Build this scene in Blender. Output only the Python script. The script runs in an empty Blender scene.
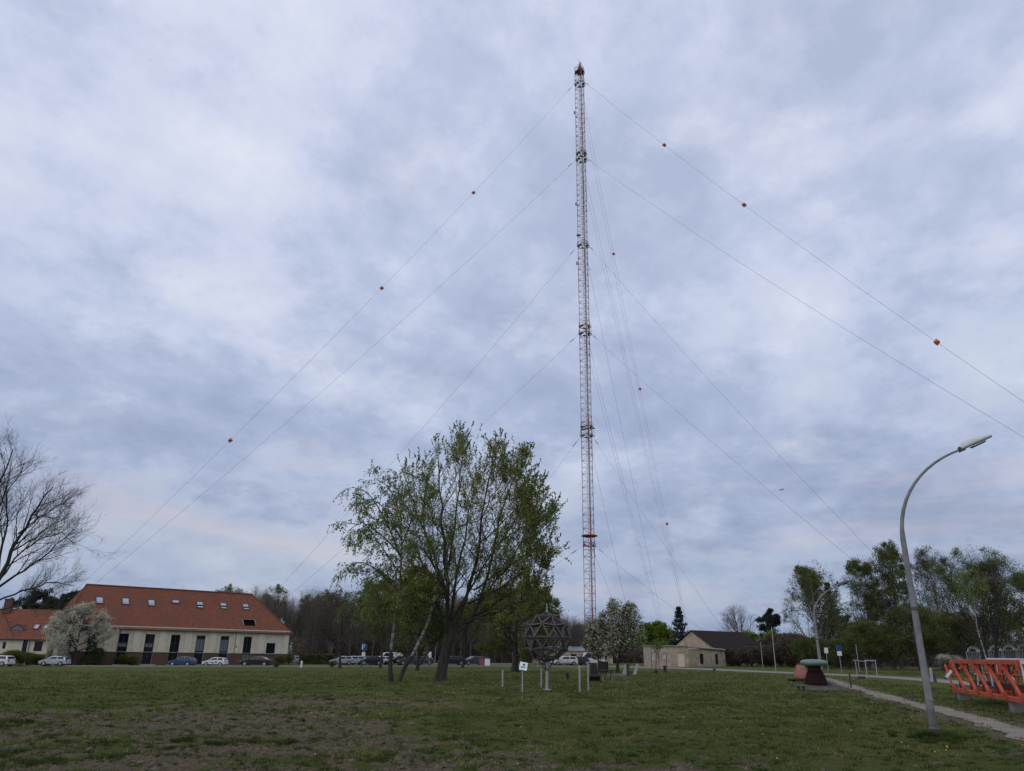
import bpy, math, random
import numpy as np
from mathutils import Matrix, Vector

random.seed(7)
SC = bpy.context.scene
COL = SC.collection
PI = math.pi
R_ = math.radians

# ------------------------------------------------------------------ camera
F_PX = 760.0
PITCH = 19.56
ROLL = 0.8
EYE = 1.6
CAM_M = Matrix.Rotation(R_(90 + PITCH), 3, 'X') @ Matrix.Rotation(R_(ROLL), 3, 'Z')
CAM_N = np.array(CAM_M)
SLOPE = 0.0117


def gz(x, y):
    """height of the ground"""
    return 3.0 * np.tanh(SLOPE * np.asarray(x, float) / 3.0)


def ray(px, py):
    return CAM_N @ np.array([(px - 512) / F_PX, (385.5 - py) / F_PX, -1.0])


def W(px, py, Y):
    d = ray(px, py)
    return np.array([0, 0, EYE]) + d * (Y / d[1])


def G(px, py):
    """ground point seen at a pixel"""
    d = ray(px, py)
    t = 5.0
    for _ in range(60):
        p = np.array([0, 0, EYE]) + d * t
        t = (EYE - float(gz(p[0], p[1]))) / max(1e-5, -d[2])
    p = np.array([0, 0, EYE]) + d * t
    return float(p[0]), float(p[1]), float(gz(p[0], p[1]))


def B(px, Y):
    """ground point on the vertical line of a pixel column near the horizon at depth Y"""
    p = W(px, 655, Y)
    return float(p[0]), float(Y), float(gz(p[0], Y))


cam = bpy.data.cameras.new('camera')
cam.sensor_width = 36
cam.lens = 36 * F_PX / 1024
cam.clip_end = 6000
cam.clip_start = 0.1
camo = bpy.data.objects.new('camera', cam)
camo.matrix_world = Matrix.Translation((0, 0, EYE)) @ CAM_M.to_4x4()
COL.objects.link(camo)
SC.camera = camo


# ------------------------------------------------------------------ materials
def nt(name):
    m = bpy.data.materials.new(name)
    m.use_nodes = True
    t = m.node_tree
    b = t.nodes['Principled BSDF']
    return m, t, b


def N(t, typ, **kw):
    n = t.nodes.new(typ)
    for k, v in kw.items():
        if k.startswith('i_'):
            key = k[2:]
            n.inputs[int(key) if key.isdigit() else key.replace('_', ' ')].default_value = v
        else:
            setattr(n, k, v)
    return n


def ramp(t, stops, fac=None):
    r = t.nodes.new('ShaderNodeValToRGB')
    e = r.color_ramp.elements
    while len(e) > 1:
        e.remove(e[-1])
    e[0].position = stops[0][0]
    e[0].color = (*stops[0][1], 1)
    for p, c in stops[1:]:
        q = e.new(p)
        q.color = (*c, 1)
    if fac is not None:
        t.links.new(fac, r.inputs[0])
    return r


def sc3(c, k):
    return tuple(min(1, v * k) for v in c)


def mat(name, col, rough=.7, metal=0, var=.18, scale=6, bump=.0, bscale=40, spec=.5):
    """weathered plain surface: base colour with noise variation, roughness variation and bump"""
    m, t, b = nt(name)
    tc = N(t, 'ShaderNodeTexCoord')
    n = N(t, 'ShaderNodeTexNoise', i_Scale=scale, i_Detail=6, i_Roughness=.65)
    t.links.new(tc.outputs['Object'], n.inputs['Vector'])
    r = ramp(t, [(.3, sc3(col, 1 - var)), (.52, col), (.72, sc3(col, 1 + var))], n.outputs['Fac'])
    t.links.new(r.outputs[0], b.inputs['Base Color'])
    b.inputs['Roughness'].default_value = rough
    b.inputs['Metallic'].default_value = metal
    b.inputs['Specular IOR Level'].default_value = spec
    if bump:
        n2 = N(t, 'ShaderNodeTexNoise', i_Scale=bscale, i_Detail=5)
        t.links.new(tc.outputs['Object'], n2.inputs['Vector'])
        bp = N(t, 'ShaderNodeBump', i_Strength=bump, i_Distance=.02)
        t.links.new(n2.outputs['Fac'], bp.inputs['Height'])
        t.links.new(bp.outputs[0], b.inputs['Normal'])
    return m


def leaf_mat(name, c1, c2, c3=None, scale=.7, trans=.42, rough=.6):
    """leaves: colour varies leaf by leaf and clump by clump, some light passes through"""
    m, t, b = nt(name)
    geo = N(t, 'ShaderNodeNewGeometry')
    tc = N(t, 'ShaderNodeTexCoord')
    n = N(t, 'ShaderNodeTexNoise', i_Scale=scale, i_Detail=3)
    t.links.new(tc.outputs['Object'], n.inputs['Vector'])
    mx = N(t, 'ShaderNodeMath', operation='MULTIPLY_ADD', i_1=.55)
    t.links.new(geo.outputs['Random Per Island'], mx.inputs[0])
    s = N(t, 'ShaderNodeMath', operation='MULTIPLY_ADD', i_1=1.1, i_2=-.32)
    t.links.new(n.outputs['Fac'], s.inputs[0])
    t.links.new(s.outputs[0], mx.inputs[2])
    st = [(.12, c1), (.6, c2)]
    if c3:
        st.append((.93, c3))
    r = ramp(t, st, mx.outputs[0])
    t.links.new(r.outputs[0], b.inputs['Base Color'])
    b.inputs['Roughness'].default_value = rough
    b.inputs['Specular IOR Level'].default_value = .25
    tr = N(t, 'ShaderNodeBsdfTranslucent')
    t.links.new(r.outputs[0], tr.inputs['Color'])
    ms = N(t, 'ShaderNodeMixShader', i_0=trans)
    t.links.new(b.outputs[0], ms.inputs[1])
    t.links.new(tr.outputs[0], ms.inputs[2])
    t.links.new(ms.outputs[0], t.nodes['Material Output'].inputs['Surface'])
    return m


def bark_mat(name, c1, c2, scale=5, stretch=.25):
    m, t, b = nt(name)
    tc = N(t, 'ShaderNodeTexCoord')
    mp = N(t, 'ShaderNodeMapping')
    mp.inputs['Scale'].default_value = (1, 1, stretch)
    t.links.new(tc.outputs['Object'], mp.inputs[0])
    n = N(t, 'ShaderNodeTexNoise', i_Scale=scale, i_Detail=7, i_Roughness=.7)
    t.links.new(mp.outputs[0], n.inputs['Vector'])
    r = ramp(t, [(.35, c1), (.65, c2)], n.outputs['Fac'])
    t.links.new(r.outputs[0], b.inputs['Base Color'])
    b.inputs['Roughness'].default_value = .9
    bp = N(t, 'ShaderNodeBump', i_Strength=.7, i_Distance=.05)
    t.links.new(n.outputs['Fac'], bp.inputs['Height'])
    t.links.new(bp.outputs[0], b.inputs['Normal'])
    return m


def birch_mat():
    m, t, b = nt('birch_bark')
    tc = N(t, 'ShaderNodeTexCoord')
    mp = N(t, 'ShaderNodeMapping')
    mp.inputs['Scale'].default_value = (1, 1, 5)
    t.links.new(tc.outputs['Object'], mp.inputs[0])
    n = N(t, 'ShaderNodeTexNoise', i_Scale=1.6, i_Detail=5, i_Roughness=.7)
    t.links.new(mp.outputs[0], n.inputs['Vector'])
    r = ramp(t, [(.42, (.03, .028, .025)), (.52, (.26, .25, .22)), (.7, (.48, .46, .42))], n.outputs['Fac'])
    t.links.new(r.outputs[0], b.inputs['Base Color'])
    b.inputs['Roughness'].default_value = .85
    return m


def tile_mat(name, c1, c2, c3):
    m, t, b = nt(name)
    tc = N(t, 'ShaderNodeTexCoord')
    mp = N(t, 'ShaderNodeSeparateXYZ')
    t.links.new(tc.outputs['Object'], mp.inputs[0])
    mz = N(t, 'ShaderNodeMath', operation='MULTIPLY', i_1=1.4)
    t.links.new(mp.outputs['Z'], mz.inputs[0])
    my = N(t, 'ShaderNodeMath', operation='ADD')
    t.links.new(mp.outputs['X'], my.inputs[0])
    cb = N(t, 'ShaderNodeCombineXYZ')
    t.links.new(my.outputs[0], cb.inputs[0])
    t.links.new(mz.outputs[0], cb.inputs[1])
    br = N(t, 'ShaderNodeTexBrick', i_Scale=1.0)
    br.inputs['Brick Width'].default_value = .26
    br.inputs['Row Height'].default_value = .33
    br.inputs['Mortar Size'].default_value = .03
    br.inputs['Color1'].default_value = (*c1, 1)
    br.inputs['Color2'].default_value = (*c2, 1)
    br.inputs['Mortar'].default_value = (*sc3(c1, .35), 1)
    t.links.new(cb.outputs[0], br.inputs['Vector'])
    n = N(t, 'ShaderNodeTexNoise', i_Scale=.45, i_Detail=8, i_Roughness=.7)
    t.links.new(tc.outputs['Object'], n.inputs['Vector'])
    rr = ramp(t, [(.42, (0, 0, 0)), (.7, (1, 1, 1))], n.outputs['Fac'])
    mx = N(t, 'ShaderNodeMix', data_type='RGBA')
    t.links.new(rr.outputs[0], mx.inputs[0])
    t.links.new(br.outputs['Color'], mx.inputs[6])
    mx.inputs[7].default_value = (*c3, 1)
    t.links.new(mx.outputs[2], b.inputs['Base Color'])
    b.inputs['Roughness'].default_value = .95
    b.inputs['Specular IOR Level'].default_value = .15
    bp = N(t, 'ShaderNodeBump', i_Strength=.6, i_Distance=.04)
    t.links.new(br.outputs['Fac'], bp.inputs['Height'])
    bp.invert = True
    t.links.new(bp.outputs[0], b.inputs['Normal'])
    return m


def brick_mat(name, c1, c2, mortar):
    m, t, b = nt(name)
    tc = N(t, 'ShaderNodeTexCoord')
    mp = N(t, 'ShaderNodeSeparateXYZ')
    t.links.new(tc.outputs['Object'], mp.inputs[0])
    ad = N(t, 'ShaderNodeMath', operation='ADD')
    t.links.new(mp.outputs['X'], ad.inputs[0])
    t.links.new(mp.outputs['Y'], ad.inputs[1])
    cb = N(t, 'ShaderNodeCombineXYZ')
    t.links.new(ad.outputs[0], cb.inputs[0])
    t.links.new(mp.outputs['Z'], cb.inputs[1])
    br = N(t, 'ShaderNodeTexBrick', i_Scale=1.0)
    br.inputs['Brick Width'].default_value = .25
    br.inputs['Row Height'].default_value = .08
    br.inputs['Mortar Size'].default_value = .01
    br.inputs['Color1'].default_value = (*c1, 1)
    br.inputs['Color2'].default_value = (*c2, 1)
    br.inputs['Mortar'].default_value = (*mortar, 1)
    t.links.new(cb.outputs[0], br.inputs['Vector'])
    t.links.new(br.outputs['Color'], b.inputs['Base Color'])
    b.inputs['Roughness'].default_value = .9
    return m


def glass_mat(name, col=(.012, .014, .018), rough=.06):
    m, t, b = nt(name)
    b.inputs['Base Color'].default_value = (*col, 1)
    b.inputs['Roughness'].default_value = rough
    b.inputs['Specular IOR Level'].default_value = .3
    tc = N(t, 'ShaderNodeTexCoord')
    n = N(t, 'ShaderNodeTexNoise', i_Scale=1.3, i_Detail=2)
    t.links.new(tc.outputs['Object'], n.inputs['Vector'])
    bp = N(t, 'ShaderNodeBump', i_Strength=.08, i_Distance=.05)
    t.links.new(n.outputs['Fac'], bp.inputs['Height'])
    t.links.new(bp.outputs[0], b.inputs['Normal'])
    return m


def paint_mat(name, col, rough=.3, metal=.0, coat=.5):
    m, t, b = nt(name)
    tc = N(t, 'ShaderNodeTexCoord')
    n = N(t, 'ShaderNodeTexNoise', i_Scale=3, i_Detail=5)
    t.links.new(tc.outputs['Object'], n.inputs['Vector'])
    r = ramp(t, [(.35, sc3(col, .88)), (.65, sc3(col, 1.06))], n.outputs['Fac'])
    t.links.new(r.outputs[0], b.inputs['Base Color'])
    b.inputs['Roughness'].default_value = rough
    b.inputs['Metallic'].default_value = metal
    b.inputs['Coat Weight'].default_value = coat
    return m


M = {}
M['bark'] = bark_mat('dark_bark', (.018, .015, .012), (.06, .052, .042))
M['bark2'] = bark_mat('brown_bark', (.035, .028, .024), (.1, .083, .07))
M['twig'] = bark_mat('twig_bark', (.035, .028, .024), (.08, .064, .055))
M['forest_twig'] = bark_mat('wood_twigs', (.07, .056, .046), (.145, .118, .096), 1.2)
M['pale_bark'] = bark_mat('pale_bark', (.1, .09, .075), (.24, .22, .19))
M['birch'] = birch_mat()
M['leaf_main'] = leaf_mat('cherry_leaves', (.10, .12, .026), (.225, .25, .055), (.42, .42, .18))
M['leaf_birch'] = leaf_mat('birch_leaves', (.075, .10, .024), (.165, .21, .05), (.29, .33, .11))
M['leaf_mid'] = leaf_mat('olive_leaves', (.06, .072, .018), (.135, .155, .036), (.22, .235, .07))
M['leaf_brown'] = leaf_mat('young_brown_leaves', (.05, .034, .022), (.10, .07, .045), (.13, .11, .05))
M['leaf_bright'] = leaf_mat('bright_leaves', (.075, .115, .012), (.17, .25, .03), (.26, .33, .06))
M['leaf_dark'] = leaf_mat('dark_leaves', (.03, .042, .014), (.07, .092, .028), (.12, .14, .045), trans=.15)
M['leaf_right'] = leaf_mat('poplar_leaves', (.06, .08, .028), (.13, .165, .052), (.23, .26, .11))
M['catkin'] = leaf_mat('catkins', (.06, .04, .03), (.12, .09, .06), (.14, .13, .07))
M['needles'] = leaf_mat('needles', (.008, .015, .009), (.02, .034, .018), (.035, .05, .026), trans=.08)
M['needles_blue'] = leaf_mat('blue_needles', (.014, .022, .02), (.04, .055, .05), (.08, .095, .09), trans=.08)
M['blossom'] = leaf_mat('blossom', (.26, .26, .16), (.58, .55, .44), (.88, .85, .75), scale=1.4, trans=.3)
M['blossom_leaf'] = leaf_mat('blossom_leaves', (.035, .045, .015), (.09, .11, .035), (.15, .16, .06))
M['bramble'] = leaf_mat('bramble', (.045, .034, .026), (.095, .07, .052), (.13, .105, .07), trans=.1)
M['plaster'] = mat('cream_plaster', (.6, .54, .41), .9, var=.2, scale=1.3, bump=.1)
M['plaster_trim'] = mat('cream_trim', (.64, .58, .45), .9, var=.14, scale=2)
M['plaster_old'] = mat('old_plaster', (.4, .32, .235), .95, var=.38, scale=1.1, bump=.2)
M['brick'] = brick_mat('red_brick', (.12, .052, .04), (.085, .038, .03), (.14, .1, .085))
M['tile'] = tile_mat('roof_tiles', (.31, .115, .07), (.225, .08, .05), (.15, .072, .052))
M['tile_dark'] = tile_mat('dark_roof_tiles', (.036, .026, .024), (.028, .021, .02), (.022, .018, .017))
M['frame_dark'] = mat('dark_frame', (.04, .045, .05), .5, var=.1)
M['frame_white'] = mat('white_frame', (.7, .7, .68), .5, var=.05)
M['glass'] = glass_mat('window_glass')
M['glass_grey'] = glass_mat('curtained_glass', (.14, .16, .18), .12)
M['skyglass'] = glass_mat('pale_sky_glass', (.42, .46, .52), .3)  # pale base colour stands for sky reflected in the rooflight panes
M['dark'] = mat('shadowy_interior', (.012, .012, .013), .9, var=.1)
M['metal_roof'] = mat('grey_metal_roof', (.3, .34, .38), .5, .3, var=.1)
M['gutter'] = mat('gutter_metal', (.1, .095, .09), .6, .3)
M['galv'] = mat('galvanised_steel', (.36, .38, .4), .55, .35, var=.12, scale=4)
M['galv_dark'] = mat('dull_grey_steel', (.105, .095, .088), .6, .3, var=.15, scale=4)
M['lamp_grey'] = mat('weathered_lamp_post', (.22, .215, .225), .85, .0, var=.36, scale=3, bump=.15)
M['lamp_head'] = mat('lamp_head_cover', (.6, .62, .6), .6, 0, var=.15, scale=8)
M['lamp_glass'] = mat('lamp_lens', (.2, .2, .2), .2, 0, var=.1)
M['mast_red'] = mat('faded_red_paint', (.32, .1, .09), .6, 0, var=.25, scale=.5)
M['mast_white'] = mat('aged_white_paint', (.46, .36, .34), .6, 0, var=.15, scale=.5)
M['mast_dark'] = mat('dark_mast_steel', (.085, .06, .065), .7, .2)
M['wire'] = mat('guy_wire_steel', (.25, .26, .28), .6, .3)
M['marker'] = mat('orange_marker', (.55, .13, .05), .6, 0, var=.2)
M['orange_shade'] = mat('shaded_orange_paint', (.06, .02, .014), .8, 0, var=.2)  # orange darkened in the colour to stand for the shaded bars
M['orange'] = mat('orange_paint', (.47, .07, .02), .55, 0, var=.32, scale=2.5, bump=.1)
M['aged_white'] = mat('aged_white_frame', (.2, .205, .21), .6, 0, var=.3, scale=3)
M['white_paint'] = mat('white_paint', (.72, .72, .7), .5, 0, var=.06)
M['concrete'] = mat('concrete', (.36, .345, .32), .95, 0, var=.2, scale=3, bump=.35)
M['concrete_dark'] = mat('stained_concrete', (.2, .19, .18), .95, 0, var=.25, scale=3, bump=.35)
M['wood_grey'] = mat('weathered_wood', (.17, .15, .135), .9, 0, var=.25, scale=5, bump=.3)
M['wood_dark'] = mat('dark_wood', (.035, .028, .025), .85, 0, var=.3, scale=5)
M['verdigris'] = mat('green_glazed_cap', (.13, .2, .175), .45, 0, var=.22, scale=3)
M['insulator'] = mat('brown_porcelain', (.03, .011, .01), .8, 0, var=.2, scale=2, spec=.2)
M['pink_glaze'] = mat('pinkish_glaze', (.27, .105, .085), .6, 0, var=.35, scale=3.5)
M['sign_blue'] = mat('sign_blue', (.02, .06, .17), .4, 0, var=.05)
M['sign_white'] = mat('sign_white', (.75, .76, .78), .4, 0, var=.04)
M['red'] = mat('dull_red', (.24, .07, .06), .6, 0)
M['tyre'] = mat('tyre_rubber', (.02, .02, .02), .85)
M['rim'] = mat('wheel_rim', (.35, .35, .36), .35, .7)
M['plastic'] = mat('black_trim', (.02, .02, .022), .6)
M['headlight'] = paint_mat('headlight_lens', (.6, .62, .65), .1)
M['taillight'] = paint_mat('taillight_lens', (.3, .02, .02), .2)
M['asphalt'] = mat('worn_asphalt', (.125, .122, .12), .95, 0, var=.2, scale=.6, bump=.3, bscale=30)
M['pave'] = mat('pale_paving', (.2, .188, .168), .95, 0, var=.15, scale=.5, bump=.3)
M['kerb'] = mat('kerb_stone', (.3, .29, .28), .9, 0, var=.15)
M['sand'] = mat('sandy_path', (.2, .172, .13), 1, 0, var=.28, scale=1.5, bump=.8, bscale=12)


# ------------------------------------------------------------------ object helpers
def tag(o, label=None, cat=None, group=None, kind=None):
    if label:
        o['label'] = label
    if cat:
        o['category'] = cat
    if group:
        o['group'] = group
    if kind:
        o['kind'] = kind
    return o


def thing(name, label, cat, loc=(0, 0, 0), rz=0, group=None):
    o = bpy.data.objects.new(name, None)
    o.empty_display_size = .3
    COL.objects.link(o)
    o.location = loc
    o.rotation_euler = (0, 0, rz)
    return tag(o, label, cat, group)


def copy_tree(o, parent=None):
    c = o.copy()
    COL.objects.link(c)
    c.parent = parent
    for ch in list(o.children):
        copy_tree(ch, c)
    return c


class MB:
    """collects shapes, then links them as one mesh object"""

    def __init__(s):
        s.v, s.f, s.mi, s.n = [], [], [], 0

    def add(s, verts, faces, mi=0):
        verts = np.asarray(verts, float).reshape(-1, 3)
        s.v.append(verts)
        s.f += [tuple(int(i) + s.n for i in f) for f in faces]
        s.mi += [mi] * len(faces)
        s.n += len(verts)
        return s

    def box(s, c, size, rz=0, mi=0, rot=None):
        hx, hy, hz = size[0] / 2, size[1] / 2, size[2] / 2
        v = np.array([(x, y, z) for z in (-hz, hz) for y in (-hy, hy) for x in (-hx, hx)])
        if rot is not None:
            v = v @ np.array(rot).T
        elif rz:
            ca, sa = math.cos(rz), math.sin(rz)
            v = v @ np.array([[ca, -sa, 0], [sa, ca, 0], [0, 0, 1]]).T
        return s.add(v + np.array(c, float), [(0, 2, 3, 1), (4, 5, 7, 6), (0, 1, 5, 4), (2, 6, 7, 3), (0, 4, 6, 2), (1, 3, 7, 5)], mi)

    def bar(s, a, b, r, sides=6, r2=None, mi=0, caps=True):
        a, b = np.array(a, float), np.array(b, float)
        d = b - a
        L = np.linalg.norm(d)
        if L < 1e-6:
            return s
        d /= L
        u = np.cross(d, (0, 0, 1) if abs(d[2]) < .9 else (1, 0, 0))
        u /= np.linalg.norm(u)
        w = np.cross(d, u)
        r2 = r if r2 is None else r2
        an = np.arange(sides) * 2 * PI / sides + PI / sides
        ring = np.cos(an)[:, None] * u + np.sin(an)[:, None] * w
        v = np.vstack([a + ring * r, b + ring * r2])
        f = [(i, (i + 1) % sides, sides + (i + 1) % sides, sides + i) for i in range(sides)]
        if caps:
            f += [tuple(range(sides))[::-1], tuple(range(sides, 2 * sides))]
        return s.add(v, f, mi)

    def tube(s, pts, rad, sides=8, mi=0, caps=True, ref=None):
        pts = np.array(pts, float)
        K = len(pts)
        rad = np.broadcast_to(np.asarray(rad, float), (K,))
        tn = np.gradient(pts, axis=0)
        tn /= np.linalg.norm(tn, axis=1)[:, None]
        if ref is None:
            ref = (0, 0, 1.) if abs(tn[:, 2]).mean() < .8 else (0, 1., 0)
        ref = np.array(ref, float)
        u = np.cross(tn, ref)
        u /= np.linalg.norm(u, axis=1)[:, None]
        w = np.cross(tn, u)
        an = np.arange(sides) * 2 * PI / sides
        v = pts[:, None, :] + rad[:, None, None] * (np.cos(an)[None, :, None] * u[:, None, :] + np.sin(an)[None, :, None] * w[:, None, :])
        f = []
        for k in range(K - 1):
            for i in range(sides):
                j = (i + 1) % sides
                f.append((k * sides + i, k * sides + j, (k + 1) * sides + j, (k + 1) * sides + i))
        if caps:
            f += [tuple(range(sides))[::-1], tuple(range((K - 1) * sides, K * sides))]
        return s.add(v.reshape(-1, 3), f, mi)

    def lathe(s, prof, seg=24, c=(0, 0, 0), mi=0):
        """prof: (radius, z) list"""
        prof = np.array(prof, float)
        an = np.arange(seg) * 2 * PI / seg
        v = np.stack([prof[:, 0][:, None] * np.cos(an), prof[:, 0][:, None] * np.sin(an), np.repeat(prof[:, 1][:, None], seg, 1)], -1).reshape(-1, 3)
        f = []
        for k in range(len(prof) - 1):
            for i in range(seg):
                j = (i + 1) % seg
                f.append((k * seg + i, k * seg + j, (k + 1) * seg + j, (k + 1) * seg + i))
        f += [tuple(range(seg))[::-1], tuple(range((len(prof) - 1) * seg, len(prof) * seg))]
        return s.add(v + np.array(c, float), f, mi)

    def build(s, name, mats, parent=None, smooth=False, bevel=0):
        me = bpy.data.meshes.new(name)
        v = np.vstack(s.v)
        me.from_pydata(v.tolist(), [], s.f)
        if not isinstance(mats, (list, tuple)):
            mats = [mats]
        for m in mats:
            me.materials.append(m)
        me.polygons.foreach_set('material_index', s.mi)
        if smooth:
            me.polygons.foreach_set('use_smooth', [True] * len(me.polygons))
        me.update()
        o = bpy.data.objects.new(name, me)
        COL.objects.link(o)
        o.parent = parent
        if bevel:
            b = o.modifiers.new('bevel', 'BEVEL')
            b.width = bevel
            b.segments = 2
            b.limit_method = 'ANGLE'
        return o


def fast_mesh(name, verts, faces, mats, parent=None, smooth=False, mi=None):
    """verts (V,3), faces (F,k) arrays"""
    me = bpy.data.meshes.new(name)
    verts = np.ascontiguousarray(verts, dtype=np.float32)
    faces = np.ascontiguousarray(faces, dtype=np.int32)
    F, k = faces.shape
    me.vertices.add(len(verts))
    me.vertices.foreach_set('co', verts.ravel())
    me.loops.add(F * k)
    me.loops.foreach_set('vertex_index', faces.ravel())
    me.polygons.add(F)
    me.polygons.foreach_set('loop_start', np.arange(F, dtype=np.int32) * k)
    me.polygons.foreach_set('loop_total', np.full(F, k, dtype=np.int32))
    if not isinstance(mats, (list, tuple)):
        mats = [mats]
    for m in mats:
        me.materials.append(m)
    if mi is not None:
        me.polygons.foreach_set('material_index', np.ascontiguousarray(mi, dtype=np.int32))
    me.polygons.foreach_set('use_smooth', np.full(F, smooth))
    me.update(calc_edges=True)
    o = bpy.data.objects.new(name, me)
    COL.objects.link(o)
    o.parent = parent
    return o


# ------------------------------------------------------------------ noise
def _hash(ix, iy, seed):
    h = (ix.astype(np.int64) * 374761393 + iy.astype(np.int64) * 668265263 + (seed * 2246822519) % 4294967296) & 0xFFFFFFFF
    h = ((h ^ (h >> 13)) * 1274126177) & 0xFFFFFFFF
    return ((h ^ (h >> 16)) & 0xFFFF) / 65535.0


def vnoise(x, y, seed=0):
    ix, iy = np.floor(x), np.floor(y)
    fx, fy = x - ix, y - iy
    fx, fy = fx * fx * (3 - 2 * fx), fy * fy * (3 - 2 * fy)
    a = _hash(ix, iy, seed); b = _hash(ix + 1, iy, seed)
    c = _hash(ix, iy + 1, seed); d = _hash(ix + 1, iy + 1, seed)
    return (a * (1 - fx) + b * fx) * (1 - fy) + (c * (1 - fx) + d * fx) * fy


def fbm(x, y, oct=4, seed=0):
    s, a, t = 0, 1, 0
    for k in range(oct):
        s = s + a * vnoise(x * 2 ** k + 17.3 * k, y * 2 ** k - 9.1 * k, seed + k)
        t += a
        a *= .55
    return s / t
# ------------------------------------------------------------------ world and sun
SUN_EL, SUN_AZ = R_(40), R_(-140)
w = bpy.data.worlds.new('World')
SC.world = w
w.use_nodes = True
t = w.node_tree
for n in list(t.nodes):
    t.nodes.remove(n)
L = t.links.new
out = N(t, 'ShaderNodeOutputWorld')
bg = N(t, 'ShaderNodeBackground')
L(bg.outputs[0], out.inputs[0])
sky = N(t, 'ShaderNodeTexSky')
sky.sky_type = 'NISHITA'
sky.sun_disc = False
sky.sun_elevation = SUN_EL
sky.sun_rotation = SUN_AZ
tc = N(t, 'ShaderNodeTexCoord')
nrm = N(t, 'ShaderNodeVectorMath', operation='NORMALIZE')
L(tc.outputs['Generated'], nrm.inputs[0])
sp = N(t, 'ShaderNodeSeparateXYZ')
L(nrm.outputs[0], sp.inputs[0])
zc = N(t, 'ShaderNodeMath', operation='MAXIMUM', i_1=0.0)
L(sp.outputs['Z'], zc.inputs[0])
za = N(t, 'ShaderNodeMath', operation='ADD', i_1=.30)
L(zc.outputs[0], za.inputs[0])
ux = N(t, 'ShaderNodeMath', operation='DIVIDE'); L(sp.outputs['X'], ux.inputs[0]); L(za.outputs[0], ux.inputs[1])
uy = N(t, 'ShaderNodeMath', operation='DIVIDE'); L(sp.outputs['Y'], uy.inputs[0]); L(za.outputs[0], uy.inputs[1])
cb = N(t, 'ShaderNodeCombineXYZ'); L(ux.outputs[0], cb.inputs[0]); L(uy.outputs[0], cb.inputs[1])
# the cloud deck, in two layers
mp = N(t, 'ShaderNodeMapping')
mp.inputs['Rotation'].default_value = (0, 0, R_(-38))
mp.inputs['Scale'].default_value = (1.0, .85, 1)
mp.inputs['Location'].default_value = (CLX, CLY, 0) if 'CLX' in globals() else (3.1, 1.7, 0)
L(cb.outputs[0], mp.inputs[0])
n1 = N(t, 'ShaderNodeTexNoise', i_Scale=1.45, i_Detail=10, i_Roughness=.57, i_Distortion=.08)
L(mp.outputs[0], n1.inputs['Vector'])
n2 = N(t, 'ShaderNodeTexNoise', i_Scale=4.8, i_Detail=10, i_Roughness=.64, i_Distortion=.1)
L(mp.outputs[0], n2.inputs['Vector'])
ma = N(t, 'ShaderNodeMath', operation='MULTIPLY_ADD', i_1=.38)
L(n2.outputs['Fac'], ma.inputs[0])
mb_ = N(t, 'ShaderNodeMath', operation='MULTIPLY', i_1=.62)
L(n1.outputs['Fac'], mb_.inputs[0]); L(mb_.outputs[0], ma.inputs[2])
cr = ramp(t, [(.40, (.43, .50, .69)), (.465, (.51, .58, .775)), (.52, (.62, .68, .87)), (.56, (.66, .72, .875)), (.64, (.77, .815, .935))], ma.outputs[0])
# lower sky is thicker, bluer and darker
er = ramp(t, [(0, (.58, .63, .68)), (.12, (.66, .70, .74)), (.28, (.82, .85, .88)), (.5, (1.02, 1.01, 1.0)), (.72, (1.06, 1.04, 1.02)), (1, (.9, .88, .86))], zc.outputs[0])
mul = N(t, 'ShaderNodeMix', data_type='RGBA', blend_type='MULTIPLY'); mul.inputs[0].default_value = 1
L(cr.outputs[0], mul.inputs[6]); L(er.outputs[0], mul.inputs[7])
# faint pinkish breaks low in the sky, drawn out along the horizon
mp2 = N(t, 'ShaderNodeMapping')
mp2.inputs['Scale'].default_value = (2.2, 2.2, 16)
mp2.inputs['Location'].default_value = (.7, .2, .35)
L(nrm.outputs[0], mp2.inputs[0])
n3 = N(t, 'ShaderNodeTexNoise', i_Scale=1.3, i_Detail=6, i_Roughness=.55, i_Distortion=.3)
L(mp2.outputs[0], n3.inputs['Vector'])
b1 = ramp(t, [(.54, (0, 0, 0)), (.70, (1, 1, 1))], n3.outputs['Fac'])
b2 = ramp(t, [(.02, (0, 0, 0)), (.08, (1, 1, 1)), (.2, (.9, .9, .9)), (.34, (0, 0, 0))], zc.outputs[0])
bm_ = N(t, 'ShaderNodeMath', operation='MULTIPLY'); L(b1.outputs[0], bm_.inputs[0]); L(b2.outputs[0], bm_.inputs[1])
bm2 = N(t, 'ShaderNodeMath', operation='MULTIPLY', i_1=.5); L(bm_.outputs[0], bm2.inputs[0])
mx = N(t, 'ShaderNodeMix', data_type='RGBA')
# brighter, lumpier puffs in the deck
n4 = N(t, 'ShaderNodeTexNoise', i_Scale=3.3, i_Detail=10, i_Roughness=.6, i_Distortion=.15)
mp4 = N(t, 'ShaderNodeMapping'); mp4.inputs['Location'].default_value = (5.3, 2.9, 0); mp4.inputs['Rotation'].default_value = (0, 0, R_(25))
L(cb.outputs[0], mp4.inputs[0]); L(mp4.outputs[0], n4.inputs['Vector'])
p4r = ramp(t, [(.52, (0, 0, 0)), (.60, (.25, .25, .25)), (.74, (.85, .85, .85))], n4.outputs['Fac'])
p4e = ramp(t, [(.05, (0, 0, 0)), (.35, (.8, .8, .8)), (.7, (.9, .9, .9))], zc.outputs[0])
p4m = N(t, 'ShaderNodeMath', operation='MULTIPLY'); L(p4r.outputs[0], p4m.inputs[0]); L(p4e.outputs[0], p4m.inputs[1])
pf = N(t, 'ShaderNodeMix', data_type='RGBA'); L(p4m.outputs[0], pf.inputs[0]); L(mul.outputs[2], pf.inputs[6]); pf.inputs[7].default_value = (.84, .865, .98, 1)
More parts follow.
